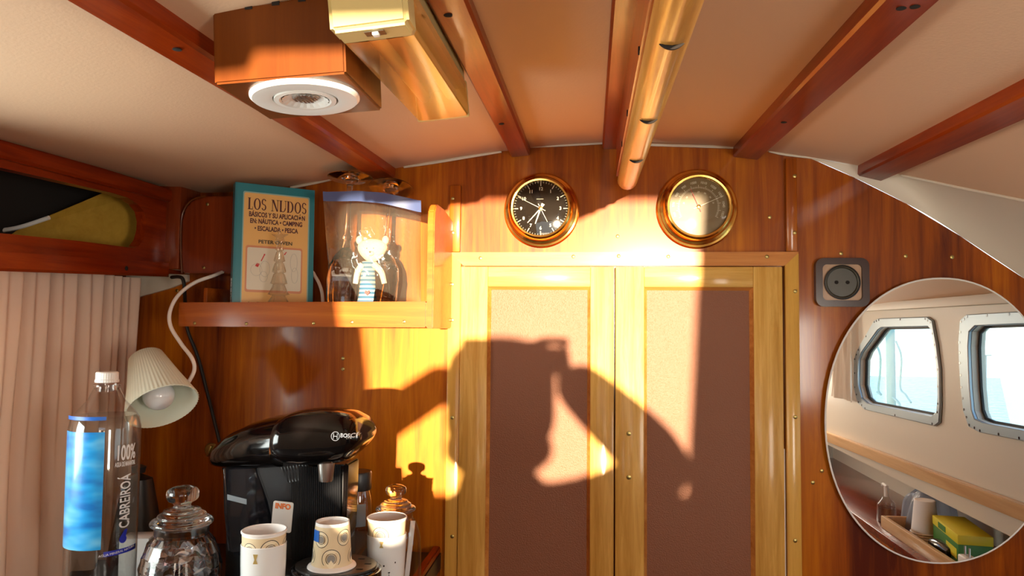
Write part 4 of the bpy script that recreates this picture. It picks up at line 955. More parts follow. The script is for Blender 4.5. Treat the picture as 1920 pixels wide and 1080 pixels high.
col_o = [(468, 812), (492, 800), (520, 800), (560, 860), (600, 872), (650, 872), (655, 900), (648, 960), (650, 1060), (520, 1060), (512, 1000), (498, 940), (480, 890)]
obj('column', bevel_all(plate([P(px, py, 1.045) for px, py in col_o], off=(0, .045, 0)), .006, 3, .3), M['matt'], G, world=True, ang=50)
# ribbed front
def ribf(u, v):
    px = lerp(548, 640, u); p = P(px, lerp(872, 1050, v), 1.040); p.y = 1.038-.012*math.sin(math.pi*u)+.0012*math.sin(u*2*math.pi*26); return p
obj('ribbed_front', grid(ribf, 208, 4), M['matt'], G, world=True, ang=60)
def vent(u, v):
    p = P(lerp(525, 575, u)+14*v, lerp(876, 905, v)-8*u, 1.032); p.y += .0014*math.sin((u+v*.2)*2*math.pi*9); return p
obj('vent_grille', grid(vent, 90, 4), M['matt'], G, world=True, ang=60)
obj('side_column', bevel_all(plate([P(px, py, 1.03) for px, py in ((644, 870), (653, 870), (651, 930), (648, 1000), (638, 1040), (633, 1040), (642, 940))], off=(0, .05, 0)), .003), M['black'], G, world=True)
nz = P(611, 902, 1.0)
obj('spout', lathe([(0, 0), (.0088, 0), (.0095, .002), (.0115, .022), (.012, .028), (0, .028)], 28, mat=Matrix.Translation((nz.x, 1.0, nz.z))), M['steel'], G, world=True)
bp_ = P(608, 816, 1.03-.0695)
t = text_bm('BOSCH', .0072, face_at((P(657, 816, .946).x, .94, P(657, 816, .946).z)), 0, .0002)
def drape(t, yfun):
    for v in t.verts: v.co.y = yfun(v.co)
    return t
from mathutils.bvhtree import BVHTree
_hb = lofted([hsec(*q) for q in hd], 40, 2.5); _hb.normal_update(); HEAD = BVHTree.FromBMesh(_hb); _hb.free()
def head_y(co):                                                        # front surface of the head at x, z
    h_ = HEAD.ray_cast(Vector((co.x, .5, co.z)), Vector((0, 1, 0)))[0]
    return (h_.y if h_ is not None else co.y)-.0009
bmesh.ops.subdivide_edges(t, edges=t.edges[:], cuts=2)
obj('lettering', drape(t, head_y), M['silver_print'], G, world=True, smooth=False)
lc = P(631, 817, .946)
t = bmesh.new()
for rr0, rr1 in ((.0052, .0060),):
    n_ = 24; vo = [(lc.x+rr1*math.cos(i/n_*6.2832), lc.z+rr1*math.sin(i/n_*6.2832)) for i in range(n_)]; vi = [(lc.x+rr0*math.cos(i/n_*6.2832), lc.z+rr0*math.sin(i/n_*6.2832)) for i in range(n_)]
    A1 = [t.verts.new((a, 0, b)) for a, b in vo]; A2 = [t.verts.new((a, 0, b)) for a, b in vi]
    for i in range(n_): t.faces.new((A1[i], A1[(i+1) % n_], A2[(i+1) % n_], A2[i]))
for x0, x1, z0, z1 in ((-.003, -.0022, -.0035, .0035), (.0022, .003, -.0035, .0035), (-.003, .003, -.0004, .0004)): t.faces.new([t.verts.new((lc.x+a, 0, lc.z+b)) for a, b in ((x0, z0), (x1, z0), (x1, z1), (x0, z1))])
obj('round_emblem', drape(t, head_y), M['silver_print'], G, world=True, smooth=False)
# tank
tk = [(414, 872), (507, 868), (512, 930), (518, 1046), (430, 1048), (417, 960)]
obj('water_tank', bevel_all(plate([P(px, py, 1.07) for px, py in ((413, 871), (484, 868), (500, 915), (512, 960), (520, 1040), (424, 1046), (415, 960))], off=(0, .10, 0)), .008, 3, .3), M['smoke'], G, world=True, ang=50)
obj('tank_lid', bevel_all(plate([P(px, py, 1.065) for px, py in ((405, 862), (492, 864), (492, 872), (408, 874))], off=(0, .11, 0)), .002), M['smoke'], G, world=True)
obj('tank_back', box((P(418, 1000, 1.16).x, 1.168, ZC), (P(520, 1000, 1.16).x, 1.185, P(430, 875, 1.16).z), .004), M['matt'], G, world=True)
t = plate([P(px, py, 1.068) for px, py in ((426, 927), (462, 936), (462, 946), (426, 937))], off=(0, .001, 0)); obj('level_label', t, M['paleblue'], G, world=True, smooth=False)
# base and tray
bz = P(610, 1068, 1.0).z
def ell(cx_, cy_, rx, ry, n_=48): return [(cx_+rx*math.cos(2*math.pi*i/n_), cy_+ry*math.sin(2*math.pi*i/n_)) for i in range(n_)]
tc = (P(628, 1060, .99).x, .995); ztray = P(622, 1062, .985).z
print('tray z', ztray, ZC)
obj('base', bevel_all(plate([(P(520, 1060, 1.05).x, 1.20, ZC+.001), (P(520, 1060, 1.05).x, 1.0, ZC+.001), (P(545, 1060, 1.0).x, .97, ZC+.001), (P(650, 1060, 1.0).x, 1.0, ZC+.001), (P(650, 1060, 1.05).x, 1.20, ZC+.001)], off=(0, 0, ztray-.012-ZC)), .004), M['matt'], G, world=True)
obj('drip_tray', bevel_all(plate([(a, b, ztray-.028) for a, b in ell(tc[0], tc[1], .062, .052)], off=(0, 0, .026)), .004, 3, .4), M['black'], G, world=True, ang=50)
slots = []
for k_ in range(9):
    a = k_/9*2*math.pi+.2; slots.append([(tc[0]+.043*math.cos(a)+x, tc[1]+.034*math.sin(a)+y, ztray-.002) for x, y in rrect(.010, .005, .0022, 3)])
obj('grid_plate', plate([(a, b, ztray-.002) for a, b in ell(tc[0], tc[1], .055, .046)], slots, off=(0, 0, .002)), pm('grey_grid_plate', (.10, .095, .09), rough=.3, metal=.6), G, world=True, smooth=False)
t = text_bm('TASSIMO', .0115, None, .0002, .0002, shear=.3)
for v in t.verts:
    a = -math.pi/2+.42+v.co.x/.062; v.co = Vector((tc[0]+(.0625+v.co.z)*math.cos(a), tc[1]+(.0525+v.co.z)*math.sin(a), ztray-.013+v.co.y))
obj('tray_lettering', t, M['orange'], G, world=True, smooth=False)
# info sticker
sp = P(529, 969, 1.033); mt_ = Matrix.Translation((sp.x, 1.033, sp.z)) @ Matrix.Rotation(R(4), 4, 'Y')
obj('sticker', plate([(a, 0, b) for a, b in rrect(.030, .043, .003, 4)], off=(0, .0012, 0)).__class__ and (lambda t: (t.transform(mt_), t)[1])(plate([(a, 0, b) for a, b in rrect(.030, .043, .003, 4)], off=(0, .0012, 0))), M['porc'], G, world=True, smooth=False)
obj('sticker_lettering', text_bm('INFO', .0105, mt_ @ Matrix.Translation((0, -.0005, .0145)) @ FACE, .0002, .0004, sxy=(.95, 1)), M['orange'], G, world=True, smooth=False)
# ================================================================ CUPS
def ring_print(G, Rf, x, z, s, flip_=1):
    def disc(r0, r1, mat, lift, nm):
        t = bmesh.new(); n_ = 28
        A1 = [t.verts.new((x+r1*math.cos(i/n_*6.2832), z+r1*math.sin(i/n_*6.2832), lift)) for i in range(n_)]
        if r0 > 0:
            A2 = [t.verts.new((x+r0*math.cos(i/n_*6.2832), z+r0*math.sin(i/n_*6.2832), lift)) for i in range(n_)]
            for i in range(n_): t.faces.new((A1[i], A1[(i+1) % n_], A2[(i+1) % n_], A2[i]))
        else:
            c_ = t.verts.new((x, z, lift))
            for i in range(n_): t.faces.new((A1[i], A1[(i+1) % n_], c_))
        return obj(nm, wrap(t, Rf), M[mat], G, smooth=False)
    disc(.0, s*.96, 'cream_ring', .00015, 'printed_ring'); disc(s*.93, s, 'ink', .0002, 'printed_ring'); disc(s*.52, s*.58, 'ink', .0003, 'printed_ring'); disc(0, s*.45, 'grey_print', .00025, 'printed_spot')
def paper_cup(loc, r_top, r_bot, h, label, up=True, rz=0., prints=(), group=None):
    G = thing('paper_cup', label, 'cup', loc, rz, group=group)
    if up:
        obj('cup_wall', lathe([(0, .003), (r_bot*.96, .003), (r_bot, 0), (r_top, h-.003), (r_top+.0012, h-.0025), (r_top+.0014, h-.0008), (r_top+.0002, h), (r_top-.0008, h-.001), (r_bot-.0008, .004), (0, .004)], 48), M['paper'], G)
        Rf_ = lambda y: lerp(r_bot, r_top, y/h)+.0003
        obj('printed_sleeve', wrap(grid(lambda u, v: Vector((lerp(-math.pi, math.pi, u)*.026, lerp(.001, h-.005, v), 0)), 48, 6), lambda y: .026) if False else lathe([(Rf_(.001), .001), (Rf_(h-.005), h-.005)], 48), M['cupcream'], G)
    else:
        flare = lambda y: r_bot+(r_top-r_bot)*((h-y)/h)+.004*max(0, (.010-y)/.010)**2
        obj('cup_wall', lathe([(r_top+.005, 0), (r_top+.0062, .001), (r_top+.0055, .0028), (flare(.006), .006), (flare(.012), .012), (flare(h), h), (r_bot-.0015, h), (r_bot-.002, h-.004), (0, h-.0045), (0, h-.005), (flare(h)-.003, h-.006), (r_top-.001, .002), (r_top+.005, 0)], 48), M['paper'], G)
        Rf_ = lambda y: flare(y)+.0003
        obj('printed_sleeve', lathe([(Rf_(y), y) for y in [.004+(h-.008)*i/8 for i in range(9)]], 48), M['cupcream'], G)
    for x, z, s in prints: ring_print(G, Rf_, x, z, s)
    return G
cpY = .985; p = P(622, 1062, cpY)
hcup = P(622, 976, cpY).z-ztray
CU = paper_cup((p.x, cpY, ztray), .0262, .0222, hcup, 'upside-down ring-patterned paper cup on the coffee machine drip tray', up=False, rz=R(17), prints=((-.0145, hcup*.68, .0105), (.018, hcup*.70, .0105), (0.000, hcup*.28, .0125), (-.036, hcup*.30, .011), (.036, hcup*.26, .011)))
t = bmesh.new(); Rs = lambda y: .0246+.0007
t = grid(lambda u, v: Vector((lerp(-.031, -.0175, u), lerp(hcup*.62, hcup*.86, v), .0006)), 8, 4); obj('blue_tax_sticker', wrap(t, lambda y: lerp(.0262, .0222, y/hcup)+.0005), M['brightblue'], CU)
def mug(loc, h, r, label, rz, face):
    G = thing('porcelain_mug', label, 'mug', loc, rz)
    pr = [(0, 0), (r*.72, 0), (r*.78, .004), (r*.86, h*.25), (r*.93, h*.55), (r*.99, h*.85), (r, h-.001), (r-.0008, h), (r-.0025, h-.001), (r*.99-.003, h*.85), (r*.93-.003, h*.55), (r*.84-.003, h*.25), (r*.70, .006), (0, .006)]
    obj('mug_wall', lathe(pr, 56), M['porc'], G)
    def Rf_(y): return interp([(0, r*.78), (h*.25, r*.86), (h*.55, r*.93), (h*.85, r*.99), (h, r)], y)
    t = bmesh.new()
    def dot(x, z, a, b, n_=14):
        c_ = t.verts.new((x, z, .0004)); vs = [t.verts.new((x+a*math.cos(i/n_*6.2832), z+b*math.sin(i/n_*6.2832), .0004)) for i in range(n_)]
        for i in range(n_): t.faces.new((c_, vs[i], vs[(i+1) % n_]))
    for (x, z, a, b) in face: dot(x, h*z, a, b)
    obj('cat_face', wrap(t, Rf_), M['ink'], G, smooth=False)
    # ears: short raised points of the rim painted gold inside
    t = bmesh.new()
    for s in (-1, 1): pass
    t.faces.new([t.verts.new(v) for v in ((-.0105, h*.955, .0004), (-.0045, h*.955, .0004), (-.0075, h*.89, .0004))][::-1]); t.faces.new([t.verts.new(v) for v in ((-.0075, h*.93, .0004), (-.0045, h*.88, .0004), (-.0105, h*.88, .0004))])
    obj('gold_mark', wrap(t, Rf_), M['gold'], G, smooth=False); return G
yc = .90; p = P(495, 1010, yc); hm = P(495, 1026, yc-.02).z-ZC
mug((p.x, yc, ZC), hm, .0275, 'white porcelain mug left of the spout holding a paper cup', R(20), ((.006, .62, .0018, .0012), (.021, .66, .0010, .0022)))
zcp = P(495, 992, yc).z
paper_cup((p.x, yc, ZC+.012), .0262, .0205, zcp-ZC-.012, 'ring-patterned paper cup standing in the white mug in front of the water tank', rz=R(20), prints=((-.016, zcp-ZC-.032, .0095), (.010, zcp-ZC-.032, .0125), (.038, zcp-ZC-.032, .011)))
yc = 1.09; p = P(725, 1000, yc); hm = P(725, 1006, yc-.02).z-ZC
mug((p.x, yc, ZC), hm, .0292, 'white porcelain mug with a cat face right of the drip tray holding a paper cup', R(16), ((-.0035, .66, .0012, .0014), (.013, .69, .0010, .0013), (.004, .575, .0017, .0010), (.004, .54, .0004, .003), (.0022, .50, .0022, .0005), (.0062, .50, .0022, .0005)))
zcp = P(725, 968, yc).z
paper_cup((p.x, yc, ZC+.012), .0282, .0215, zcp-ZC-.012, 'ring-patterned paper cup standing in the cat-faced mug', rz=R(14), prints=((-.009, zcp-ZC-.034, .0130), (-.045, zcp-ZC-.034, .012)))
# ---- instant coffee jar and small jar
Yj = 1.22; p = P(671, 920, Yj); hj = P(671, 883, Yj).z-ZC
G = thing('coffee_jar', 'glass instant coffee jar with a black lid behind the coffee machine', 'jar', (p.x, Yj, ZC)); rj = .025
lidz = P(671, 915, Yj).z-ZC
obj('jar_body', lathe([(0, .002), (rj*.9, 0), (rj, .005), (rj*1.02, lidz*.4), (rj*1.02, lidz*.75), (rj*.9, lidz*.92), (rj*.78, lidz)], 40), M['jarglass'], G)
obj('ground_coffee', lathe([(0, .004), (rj*.9, .004), (rj*.94, lidz*.4), (rj*.94, lidz*.55), (0, lidz*.56)], 32), M['coffee'], G)
obj('lid', lathe([(rj*.7, lidz-.002), (rj*.86, lidz-.002), (rj*.90, lidz+.001), (rj*.90, hj-.003), (rj*.84, hj), (0, hj)], 40), M['matt'], G)
obj('paper_label', wpatch(-.012, .022, lidz*.62, lidz*.86, lambda y: rj*1.03, .0003), M['paleblue'], G)
J2, hb2 = jar(742, 1.18, .042, 908, 'smaller fluted glass jar with a round knob lid behind the cat-faced mug', False)
# clear paper-sugar sticks in it
sp0 = WM[J2.name].translation
for k_ in range(7):
    a = k_*2*math.pi/7
    if k_ == 0: s0 = obj('sugar_stick', box((-.004, -.0015, 0), (.004, .0015, hb2*.82), .001), M['paper']); o = s0
    else: o = s0.copy(); C.objects.link(o)
    o.location = (sp0.x+.018*math.cos(a), sp0.y+.018*math.sin(a), ZC+.006); o.rotation_euler = (math.sin(a)*-.10, math.cos(a)*.10, a+.5); tag(o, 'white paper sugar stick standing in the fluted glass jar', 'sugar stick', 'sugar sticks in the fluted jar')

# ================================================================ STARBOARD SIDE, SEEN IN THE MIRROR
y_a, y_b = V(1500, 800, XS).y, D-.004
def vz(px, py, X): return V(px, py, X).z
t = bmesh.new()
sa, sb = V(1540, 822, XS-.02), V(1950, 952, XS-.02); ta, tb_ = V(1540, 848, XS-.02), V(1950, 997, XS-.02)
sa.y = max(sa.y, YB+.01); ta.y = sa.y; sb.y = D-.003; tb_.y = sb.y
sa.z = -.445; sb.z = vz(1950, 956, XS-.02); tb_.z = vz(1950, 999, XS-.02); 
sa.z = lerp(vz(1700, 874, XS-.02), sb.z, 0) if False else vz(1650, 858, XS-.02); ta.z = sa.z-.032; tb_.z = sb.z-.032
o = obj('side_moulding', bevel_all(plate([sa, sb, tb_, ta], off=(.019, 0, 0)), .002), M['bag_w']); base_loc(o, (sa+sb)/2); tag(o, 'pale wooden moulding along the cabin side below the windows, seen in the mirror', 'moulding')
zsh = vz(1735, 1003, .87)
SC = thing('side_counter', 'recessed galley side counter below the windows, seen in the mirror', 'counter', (1.0, .5, zsh))
obj('top', box((.76, YB+.01, zsh-.02), (1.26, D-.003, zsh), .001), M['dark_red'], SC, world=True)
obj('back_panel', box((1.00, YB+.01, zsh), (1.02, D-.003, -.36)), M['curtain2'] and M['white_grp'], SC, world=True, smooth=False)
obj('recess_top', box((XS+.031, YB+.01, -.38), (1.26, D-.003, -.36)), M['white_grp'], SC, world=True, smooth=False)
obj('dark_rail', box((.975, YB+.01, -.470), (.999, D-.003, -.425), .002), M['dark_red'], SC, world=True)
obj('cabinet_side', box((.76, YB+.01, FLOOR), (.78, D-.003, zsh-.02)), M['bulk'], SC, world=True, smooth=False)
# tray box
ta_ = V(1657, 966, .79); TB = thing('wooden_tray', 'wooden box on the side counter holding cups and tea, seen in the mirror', 'tray', (.79, ta_.y, zsh))
yq = ta_.y; zq = ta_.z
obj('front_board', box((.782, yq, zsh), (.794, D-.02, zsh+.032), .002), M['bag_w'], TB, world=True); obj('end_board', box((.794, yq, zsh), (.99, yq+.012, zsh+.032), .002), M['bag_w'], TB, world=True)
print('tray', yq, zq, zsh)
# stacked paper cups
cc = V(1735, 1000, .85)
for k_ in range(4):
    if k_ == 0:
        cs = thing('white_cup', 'lowest white paper cup of the upturned stack in the wooden tray', 'cup', (cc.x, cc.y, zsh)); cw_ = obj('cup_wall', lathe([(.034, 0), (.0352, .001), (.034, .0025), (.0325, .003), (.0245, .082), (.023, .083), (0, .080), (.022, .079), (.0315, .002), (.034, 0)], 32), M['paper'], cs); o = cs
    else:
        o = cs.copy(); C.objects.link(o); q_ = cw_.copy(); C.objects.link(q_); q_.parent = o
        o['label'] = ('second', 'third', 'topmost')[k_-1]+' white paper cup of the upturned stack in the wooden tray'
    o.location = (cc.x, cc.y, zsh+.0001+k_*.006); tag(o, group='upturned white cups in the mirror')
# tea box
c0, c1 = V(1760, 975, .87), V(1850, 975, .87)
G = thing('tea_box', 'yellow and green tea box in the wooden tray, seen in the mirror', 'box', ((c0.x+c1.x)/2, (c0.y+c1.y)/2, zsh), R(8)); hb_ = abs(c0.y-c1.y)/2*.8; ht_ = .075
obj('carton', box((-.035, -hb_, .0), (.035, hb_, ht_*.72), .001), M['green'], G); obj('lid', box((-.036, -hb_-.001, ht_*.72), (.036, hb_+.001, ht_), .001), M['yellow'], G)
obj('yellow_flash', box((-.0358, hb_*.1, ht_*.25), (-.0352, hb_*.9, ht_*.55)), M['yellow'], G, smooth=False); obj('green_flash', box((-.0368, -hb_*.5, ht_*.76), (-.0362, hb_*.1, ht_*.94)), M['green'], G, smooth=False)
# plastic bag
cc = V(1742, 960, .905)
def bgf(u, v):
    a = u*2*math.pi; q_ = v*math.pi/2; r_ = math.cos(q_)**.5; k_ = 1+.12*math.sin(5*a+3*v)+.07*math.sin(11*a)
    return Vector((cc.x+.06*r_*k_*math.cos(a), cc.y+.085*r_*k_*math.sin(a), zsh+.105*math.sin(q_)*(1+.08*math.sin(3*a))))
o = obj('plastic_bag', grid(bgf, 48, 16, True), M['bluebag'], ang=90); base_loc(o, (cc.x, cc.y, zsh)); tag(o, 'blue-grey thin plastic bag behind the white cups, seen in the mirror', 'bag')
# plug charger
cc = V(1814, 1040, .815); G = thing('plug_charger', 'white mains plug charger with two pins, seen in the mirror', 'charger', (cc.x, cc.y, zsh))
obj('body', box((-.012, -.020, .0), (.014, .020, .045), .004, 3), M['white'], G)
for s in (-1, 1): obj('pin', lathe([(0, .045), (.0022, .045), (.0022, .064), (0, .065)], 10, mat=Matrix.Translation((0, s*.0095, 0))), M['steel'], G)
obj('cable', tube([(0, .02, .01), (-.003, .045, .008), (.002, .07, .004)], .004, 8), M['white'], G)
cc = V(1765, 1020, .83); o = obj('sunglasses_case', lathe([(0, -.05), (.012, -.046), (.016, -.02), (.017, .02), (.011, .046), (0, .05)], 20, mat=Matrix.Rotation(R(90), 4, 'X')), M['black']); o.location = (cc.x, cc.y, zsh+.017); tag(o, 'small black case beside the white cups, seen in the mirror', 'case')
# soap bottle
cc = V(1640, 1015, .80); G = thing('soap_bottle', 'clear pump soap bottle at the lower left of the mirror', 'bottle', (.80+.02, yq-.06, zsh))
obj('bottle_body', lathe([(0, 0), (.024, 0), (.025, .004), (.024, .05), (.012, .066), (.010, .07)], 28), M['jarglass'], G); obj('soap', lathe([(0, .002), (.022, .002), (.022, .04), (0, .041)], 24), M['water'], G)
obj('pump', tube([(0, 0, .07), (0, 0, .10)], .006, 10, smooth=False), M['white'], G); obj('nozzle', tube([(0, .006, .098), (0, -.022, .100), (0, -.027, .095)], .004, 8), M['white'], G)
# curtains in mirror
f_ = cur(V(1555, 700, .85).y+.02, V(1596, 700, .85).y+.02, .845, .05, -.24, 3, .008, 11); o = obj('curtain', grid(f_, 40, 20), M['curtain2'], ang=80); base_loc(o, (.845, V(1575, 700, .85).y, -.24)); tag(o, 'cream curtain tied beside the smaller window, seen at the left edge of the mirror', 'curtain')
f_ = cur(1.235, 1.31, .83, .04, -.40, 4, .008, 12); o = obj('curtain', grid(f_, 50, 20), M['curtain2'], ang=80); base_loc(o, (.83, 1.27, -.4)); tag(o, 'cream curtain at the right edge of the mirror', 'curtain')
# outside
o = obj('sea', box((1.6, -25, -1.7), (60, 30, -1.68)), M['sea'], smooth=False); tag(o, 'rippled harbour water outside the cabin windows', 'water', kind='structure')
pp = V(1670, 700, 1.9); G = thing('dock_post', 'grey-green mooring post outside the smaller window', 'post', (1.9, pp.y, -1.68))
obj('post', lathe([(0, 0), (.028, 0), (.028, 1.75), (0, 1.76)], 20), M['post'], G); obj('arm', tube([(0, -.06, 1.25), (0, .0, 1.25), (0, .12, 1.22), (0, .16, 1.14)], .008, 8), M['post'], G)
o = obj('hanging_rope', tube([V(px, py, 1.86) for px, py in ((1640, 640), (1650, 665), (1650, 700), (1647, 730), (1652, 740), (1645, 735))], .007, 8), M['post']); base_loc(o, V(1650, 735, 1.86)); tag(o, 'rope loop hanging outside the smaller window, left of the post', 'rope')
o = obj('hanging_rope', tube([V(px, py, 1.86) for px, py in ((1680, 640), (1690, 670), (1688, 725), (1698, 740), (1708, 755))], .006, 8), M['post']); base_loc(o, V(1708, 755, 1.86)); tag(o, 'rope hanging outside the smaller window, right of the post', 'rope')
G = thing('guard_rail', 'thin metal guard rail outside the larger window', 'rail', V(1845, 790, 1.25)); a, b = V(1815, 667, 1.25), V(1960, 664, 1.25)
obj('wire', tube([a, b], .0022, 6, smooth=False), M['steel'], G, world=True); obj('stanchion', tube([V(1848, 667, 1.25), V(1846, 800, 1.25)], .004, 8, smooth=False), M['steel'], G, world=True)
hh = [V(px, py, 3.0) for px, py in ((1852, 610), (1960, 600), (1990, 820), (1895, 830), (1870, 720))]
o = obj('moored_boat', bevel_all(plate(hh, off=(.8, 0, 0)), .05, 3), M['hull']); base_loc(o, V(1900, 820, 3.0)); tag(o, 'cream hull of a neighbouring boat outside the larger window', 'boat')
for q_ in ():
    pass
# ================================================================ PHOTOGRAPHER (behind the camera; casts the shadow on the doors)
G = thing('person', 'photographer in a navy top holding up a phone, casting the shadow on the doors', 'person', (sh(940, 760, -.34).x, -.36, FLOOR))
def skin_body(name, nodes, edges, mat, sub=2):
    me = bpy.data.meshes.new(name); me.from_pydata([n_[0] for n_ in nodes], edges, []); o = bpy.data.objects.new(name, me); C.objects.link(o)
    md = o.modifiers.new('s', 'SKIN'); 
    for i, n_ in enumerate(nodes): me.skin_vertices[0].data[i].radius = n_[1] if isinstance(n_[1], tuple) else (n_[1], n_[1])
    me.skin_vertices[0].data[0].use_root = True; o.modifiers.new('u', 'SUBSURF').levels = sub
    dg = bpy.context.evaluated_depsgraph_get(); dg.update(); m2 = bpy.data.meshes.new_from_object(o.evaluated_get(dg)); t = bmesh.new(); t.from_mesh(m2)
    bpy.data.objects.remove(o); bpy.data.meshes.remove(me); bpy.data.meshes.remove(m2); return t
hc = sh(941, 765, -.33)                                                # head centre
cxp = hc.x; zn = hc.z-.115
hL_ = sh(868, 672, -.045); hR_ = sh(1050, 676, -.045)
eL = sh(655, 835, -.22); eR = sh(1258, 885, -.22)
sL = sh(790, 1010, -.36); sR = sh(1090, 955, -.36)
nodes = [((cxp, -.36, FLOOR+.88), (.15, .11)), ((cxp, -.36, FLOOR+1.05), (.13, .10)), ((cxp, -.365, zn-.085), (.15, .10)), ((cxp, -.355, zn-.03), (.075, .06)), ((cxp, -.34, zn+.02), (.05, .05)),
         (tuple(sL), (.055, .055)), (tuple(eL), (.045, .045)), (tuple(hL_+Vector((-.01, -.05, -.03))), (.040, .036)),
         (tuple(sR), (.070, .06)), (tuple(eR), (.076, .070)), (tuple(hR_+Vector((.01, -.05, -.02))), (.046, .040)),
         ((cxp-.1, -.36, FLOOR+.80), (.085, .085)), ((cxp-.11, -.34, FLOOR+.46), (.06, .06)), ((cxp-.11, -.36, FLOOR+.08), (.04, .04)), ((cxp-.12, -.24, FLOOR+.035), (.035, .03)),
         ((cxp+.1, -.36, FLOOR+.80), (.085, .085)), ((cxp+.11, -.34, FLOOR+.46), (.06, .06)), ((cxp+.11, -.36, FLOOR+.08), (.04, .04)), ((cxp+.12, -.24, FLOOR+.035), (.035, .03))]
edges = [(0, 1), (1, 2), (2, 3), (3, 4), (2, 5), (5, 6), (6, 7), (2, 8), (8, 9), (9, 10), (0, 11), (11, 12), (12, 13), (13, 14), (0, 15), (15, 16), (16, 17), (17, 18)]
obj('clothing', skin_body('b', nodes, edges, None), M['shirt'], G, world=True)
# head with face
t = blob((cxp, -.33, hc.z), (.080, .092, .118), 32)
for v in t.verts:
    k_ = (v.co.z-hc.z)/.112
    if k_ < 0: v.co.x = cxp+(v.co.x-cxp)*(1+.28*k_)
    x_ = v.co.x-cxp
    if v.co.y > -.27 and abs(x_) < .014 and -.35 < k_ < .05: v.co.y += .018
    if v.co.y > -.28 and .015 < abs(x_) < .04 and -.02 < k_ < .18: v.co.y -= .008
join(t, blob((cxp-.076, -.335, hc.z-.005), (.01, .018, .03), 12)); join(t, blob((cxp+.076, -.335, hc.z-.005), (.01, .018, .03), 12)); join(t, blob((cxp, -.2475, hc.z-.055), (.022, .008, .006), 12))
obj('head', t, M['skin'], G, world=True)
t = bmesh.new()
for s in (-1, 1): join(t, blob((cxp+s*.03, -.2545, hc.z+.008), (.010, .006, .006), 12))
obj('eyes', t, M['ink'], G, world=True)
t = blob((cxp-.002, -.348, hc.z+.005), (.104, .104, .130), 36)
for v in t.verts:
    k_ = abs(v.co.z-hc.z-.005)/.130; q_ = max(0, 1-k_**2)**.5; v.co.x = cxp-.002+(v.co.x-cxp+.002)*min(1.7, (max(0, 1-k_**5)**.5)/max(q_, .05))
join(t, blob((cxp, -.40, hc.z-.09), (.104, .06, .12), 24)); bmesh.ops.bisect_plane(t, geom=t.verts[:]+t.edges[:]+t.faces[:], plane_co=(cxp, -.29, hc.z+.045), plane_no=(0, .8, -.75), clear_outer=True); obj('hair', t, M['hair'], G, world=True)
# hands gripping the phone
phL, phR = sh(905, 652, -.02), sh(1028, 652, -.02)
zt_p = sh(960, 638, -.02).z
def handm(side, edge_x, zc_):
    o_ = bmesh.new(); s = side
    palm = Vector((edge_x-s*.022*-1, -.050, zc_-.030))
    palm = Vector((edge_x+s*.020, -.052, zc_-.035))
    nd = [(tuple(palm+Vector((s*.012, -.035, -.020))), .020), (tuple(palm), (.026, .018)), (tuple(palm+Vector((0, .018, .020))), (.022, .014))]
    join(o_, skin_body('h', nd, [(0, 1), (1, 2)], None))
    for i, (dz, ln) in enumerate(((.024, .062), (.006, .066), (-.012, .060), (-.030, .048))):
        b_ = palm+Vector((s*.008, .010, dz+.006)); k1 = b_+Vector((s*.006, .026, .004)); k2 = Vector((edge_x-s*.004, -.004+.0, k1.z+.001)); k3 = Vector((edge_x-s*(.004+ln*.35), -.006, k1.z-.001))
        k2.y = -.004; k3.y = -.005
        join(o_, skin_body('f', [(tuple(b_), .0092), (tuple(k1), .0088), (tuple(k2), .0080), (tuple(k3), .0070)], [(0, 1), (1, 2), (2, 3)], None, 1)) if i < 2 else join(o_, skin_body('f', [(tuple(b_), .0088), (tuple(b_+Vector((s*.004, .014, -.012))), .0085), (tuple(b_+Vector((-s*.012, .014, -.016))), .0075)], [(0, 1), (1, 2)], None, 1))
    tb0 = palm+Vector((-s*.004, -.002, -.010)); join(o_, skin_body('t', [(tuple(tb0), .0115), (tuple(tb0+Vector((-s*.022, .008, .012))), .0105), (tuple(tb0+Vector((-s*.040, .018, .022))), .0085)], [(0, 1), (1, 2)], None, 1))
    return o_
obj('hand', handm(-1, phL.x, sh(872, 650, -.03).z+.01), M['skin'], G, world=True); obj('hand', handm(1, phR.x, sh(1062, 650, -.03).z+.01), M['skin'], G, world=True)
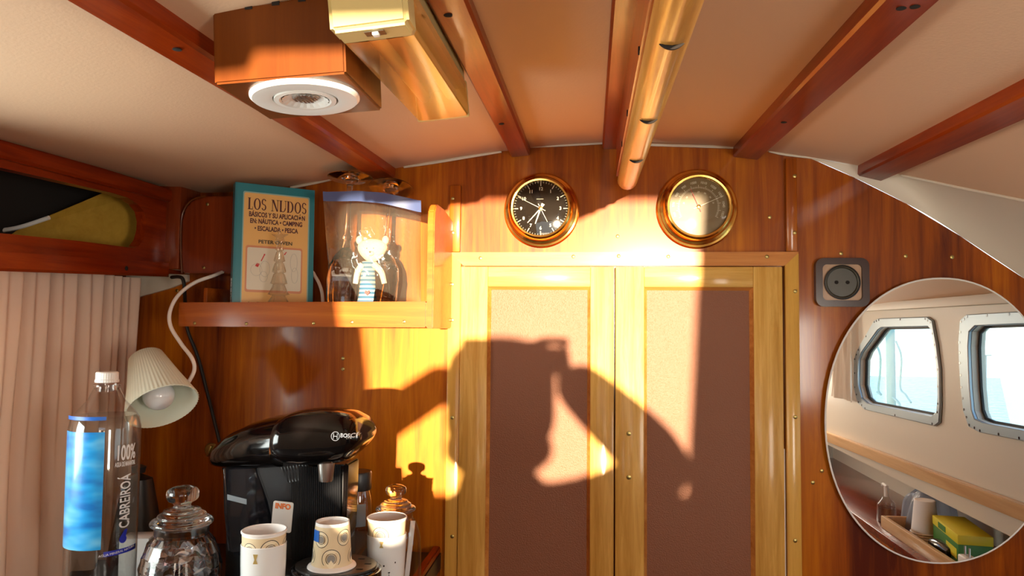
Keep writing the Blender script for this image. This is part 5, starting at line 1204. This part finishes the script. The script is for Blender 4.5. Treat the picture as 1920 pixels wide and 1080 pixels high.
o = obj('phone', bevel_all(plate([(x, -.0205, z) for x, z in ((phL.x, zt_p-.074), (phR.x, zt_p-.074), (phR.x, zt_p), (phL.x, zt_p))], off=(0, .0085, 0)), .003), M['black']); base_loc(o, ((phL.x+phR.x)/2, -.016, zt_p-.074)); tag(o, 'black phone held sideways by the photographer behind the camera', 'phone')

# ---------------------------------------------------------------- marks and small fittings hang on the part that carries them
SUB = {'numerals': 'dial', 'hour_marks': 'dial', 'scale_marks': 'dial', 'small_print': 'dial', 'minute_hand': 'dial', 'hour_hand': 'dial', 'second_hand': 'dial', 'alarm_hand': 'dial', 'pressure_hand': 'dial',
       'set_hand': 'dial', 'hub': 'dial', 'lens': 'reflector', 'led_grid': 'reflector', 'sticker_lettering': 'sticker', 'tray_lettering': 'drip_tray', 'grid_plate': 'drip_tray', 'round_emblem': 'brew_head',
       'spout': 'brew_head', 'title': 'cover', 'border': 'cover', 'front_panel': 'cover', 'picture_border': 'cover', 'picture': 'cover', 'red_arrow': 'cover', 'red_arrow_tail': 'cover', 'knot_line': 'cover',
       'spine_lettering': 'spine', 'printed_ring': 'printed_sleeve', 'printed_spot': 'printed_sleeve', 'blue_tax_sticker': 'printed_sleeve', 'level_label': 'water_tank', 'tank_lid': 'water_tank', 'bulb': 'lamp_holder',
       'pin_hole': 'insert', 'pin': 'body', 'switch': 'switch_recess', 'peg_slot': 'rod', 'plug': 'web', 'moulding': 'panel', 'cat_face': 'mug_wall', 'gold_mark': 'mug_wall', 'heart': 'shirt', 'face': 'head', 'eyes': 'head', 'hair': 'head'}
SUB_L = {'book': 'cover', 'coffee_machine': 'brew_head', 'water_bottle': 'bottle_body'}
for root in [o for o in C.objects if o.parent is None and o.type == 'EMPTY']:
    kids = list(root.children); by = {}
    for k in kids: by.setdefault(k.name.split('.')[0], k)
    for k in kids:
        b_ = k.name.split('.')[0]; tgt = SUB.get(b_) or (SUB_L.get(root.name.split('.')[0]) if b_ == 'lettering' else None)
        if b_ == 'small_print' and 'bottle_body' in by: tgt = 'bottle_body'
        if tgt and tgt in by and by[tgt] is not k: k.parent = by[tgt]
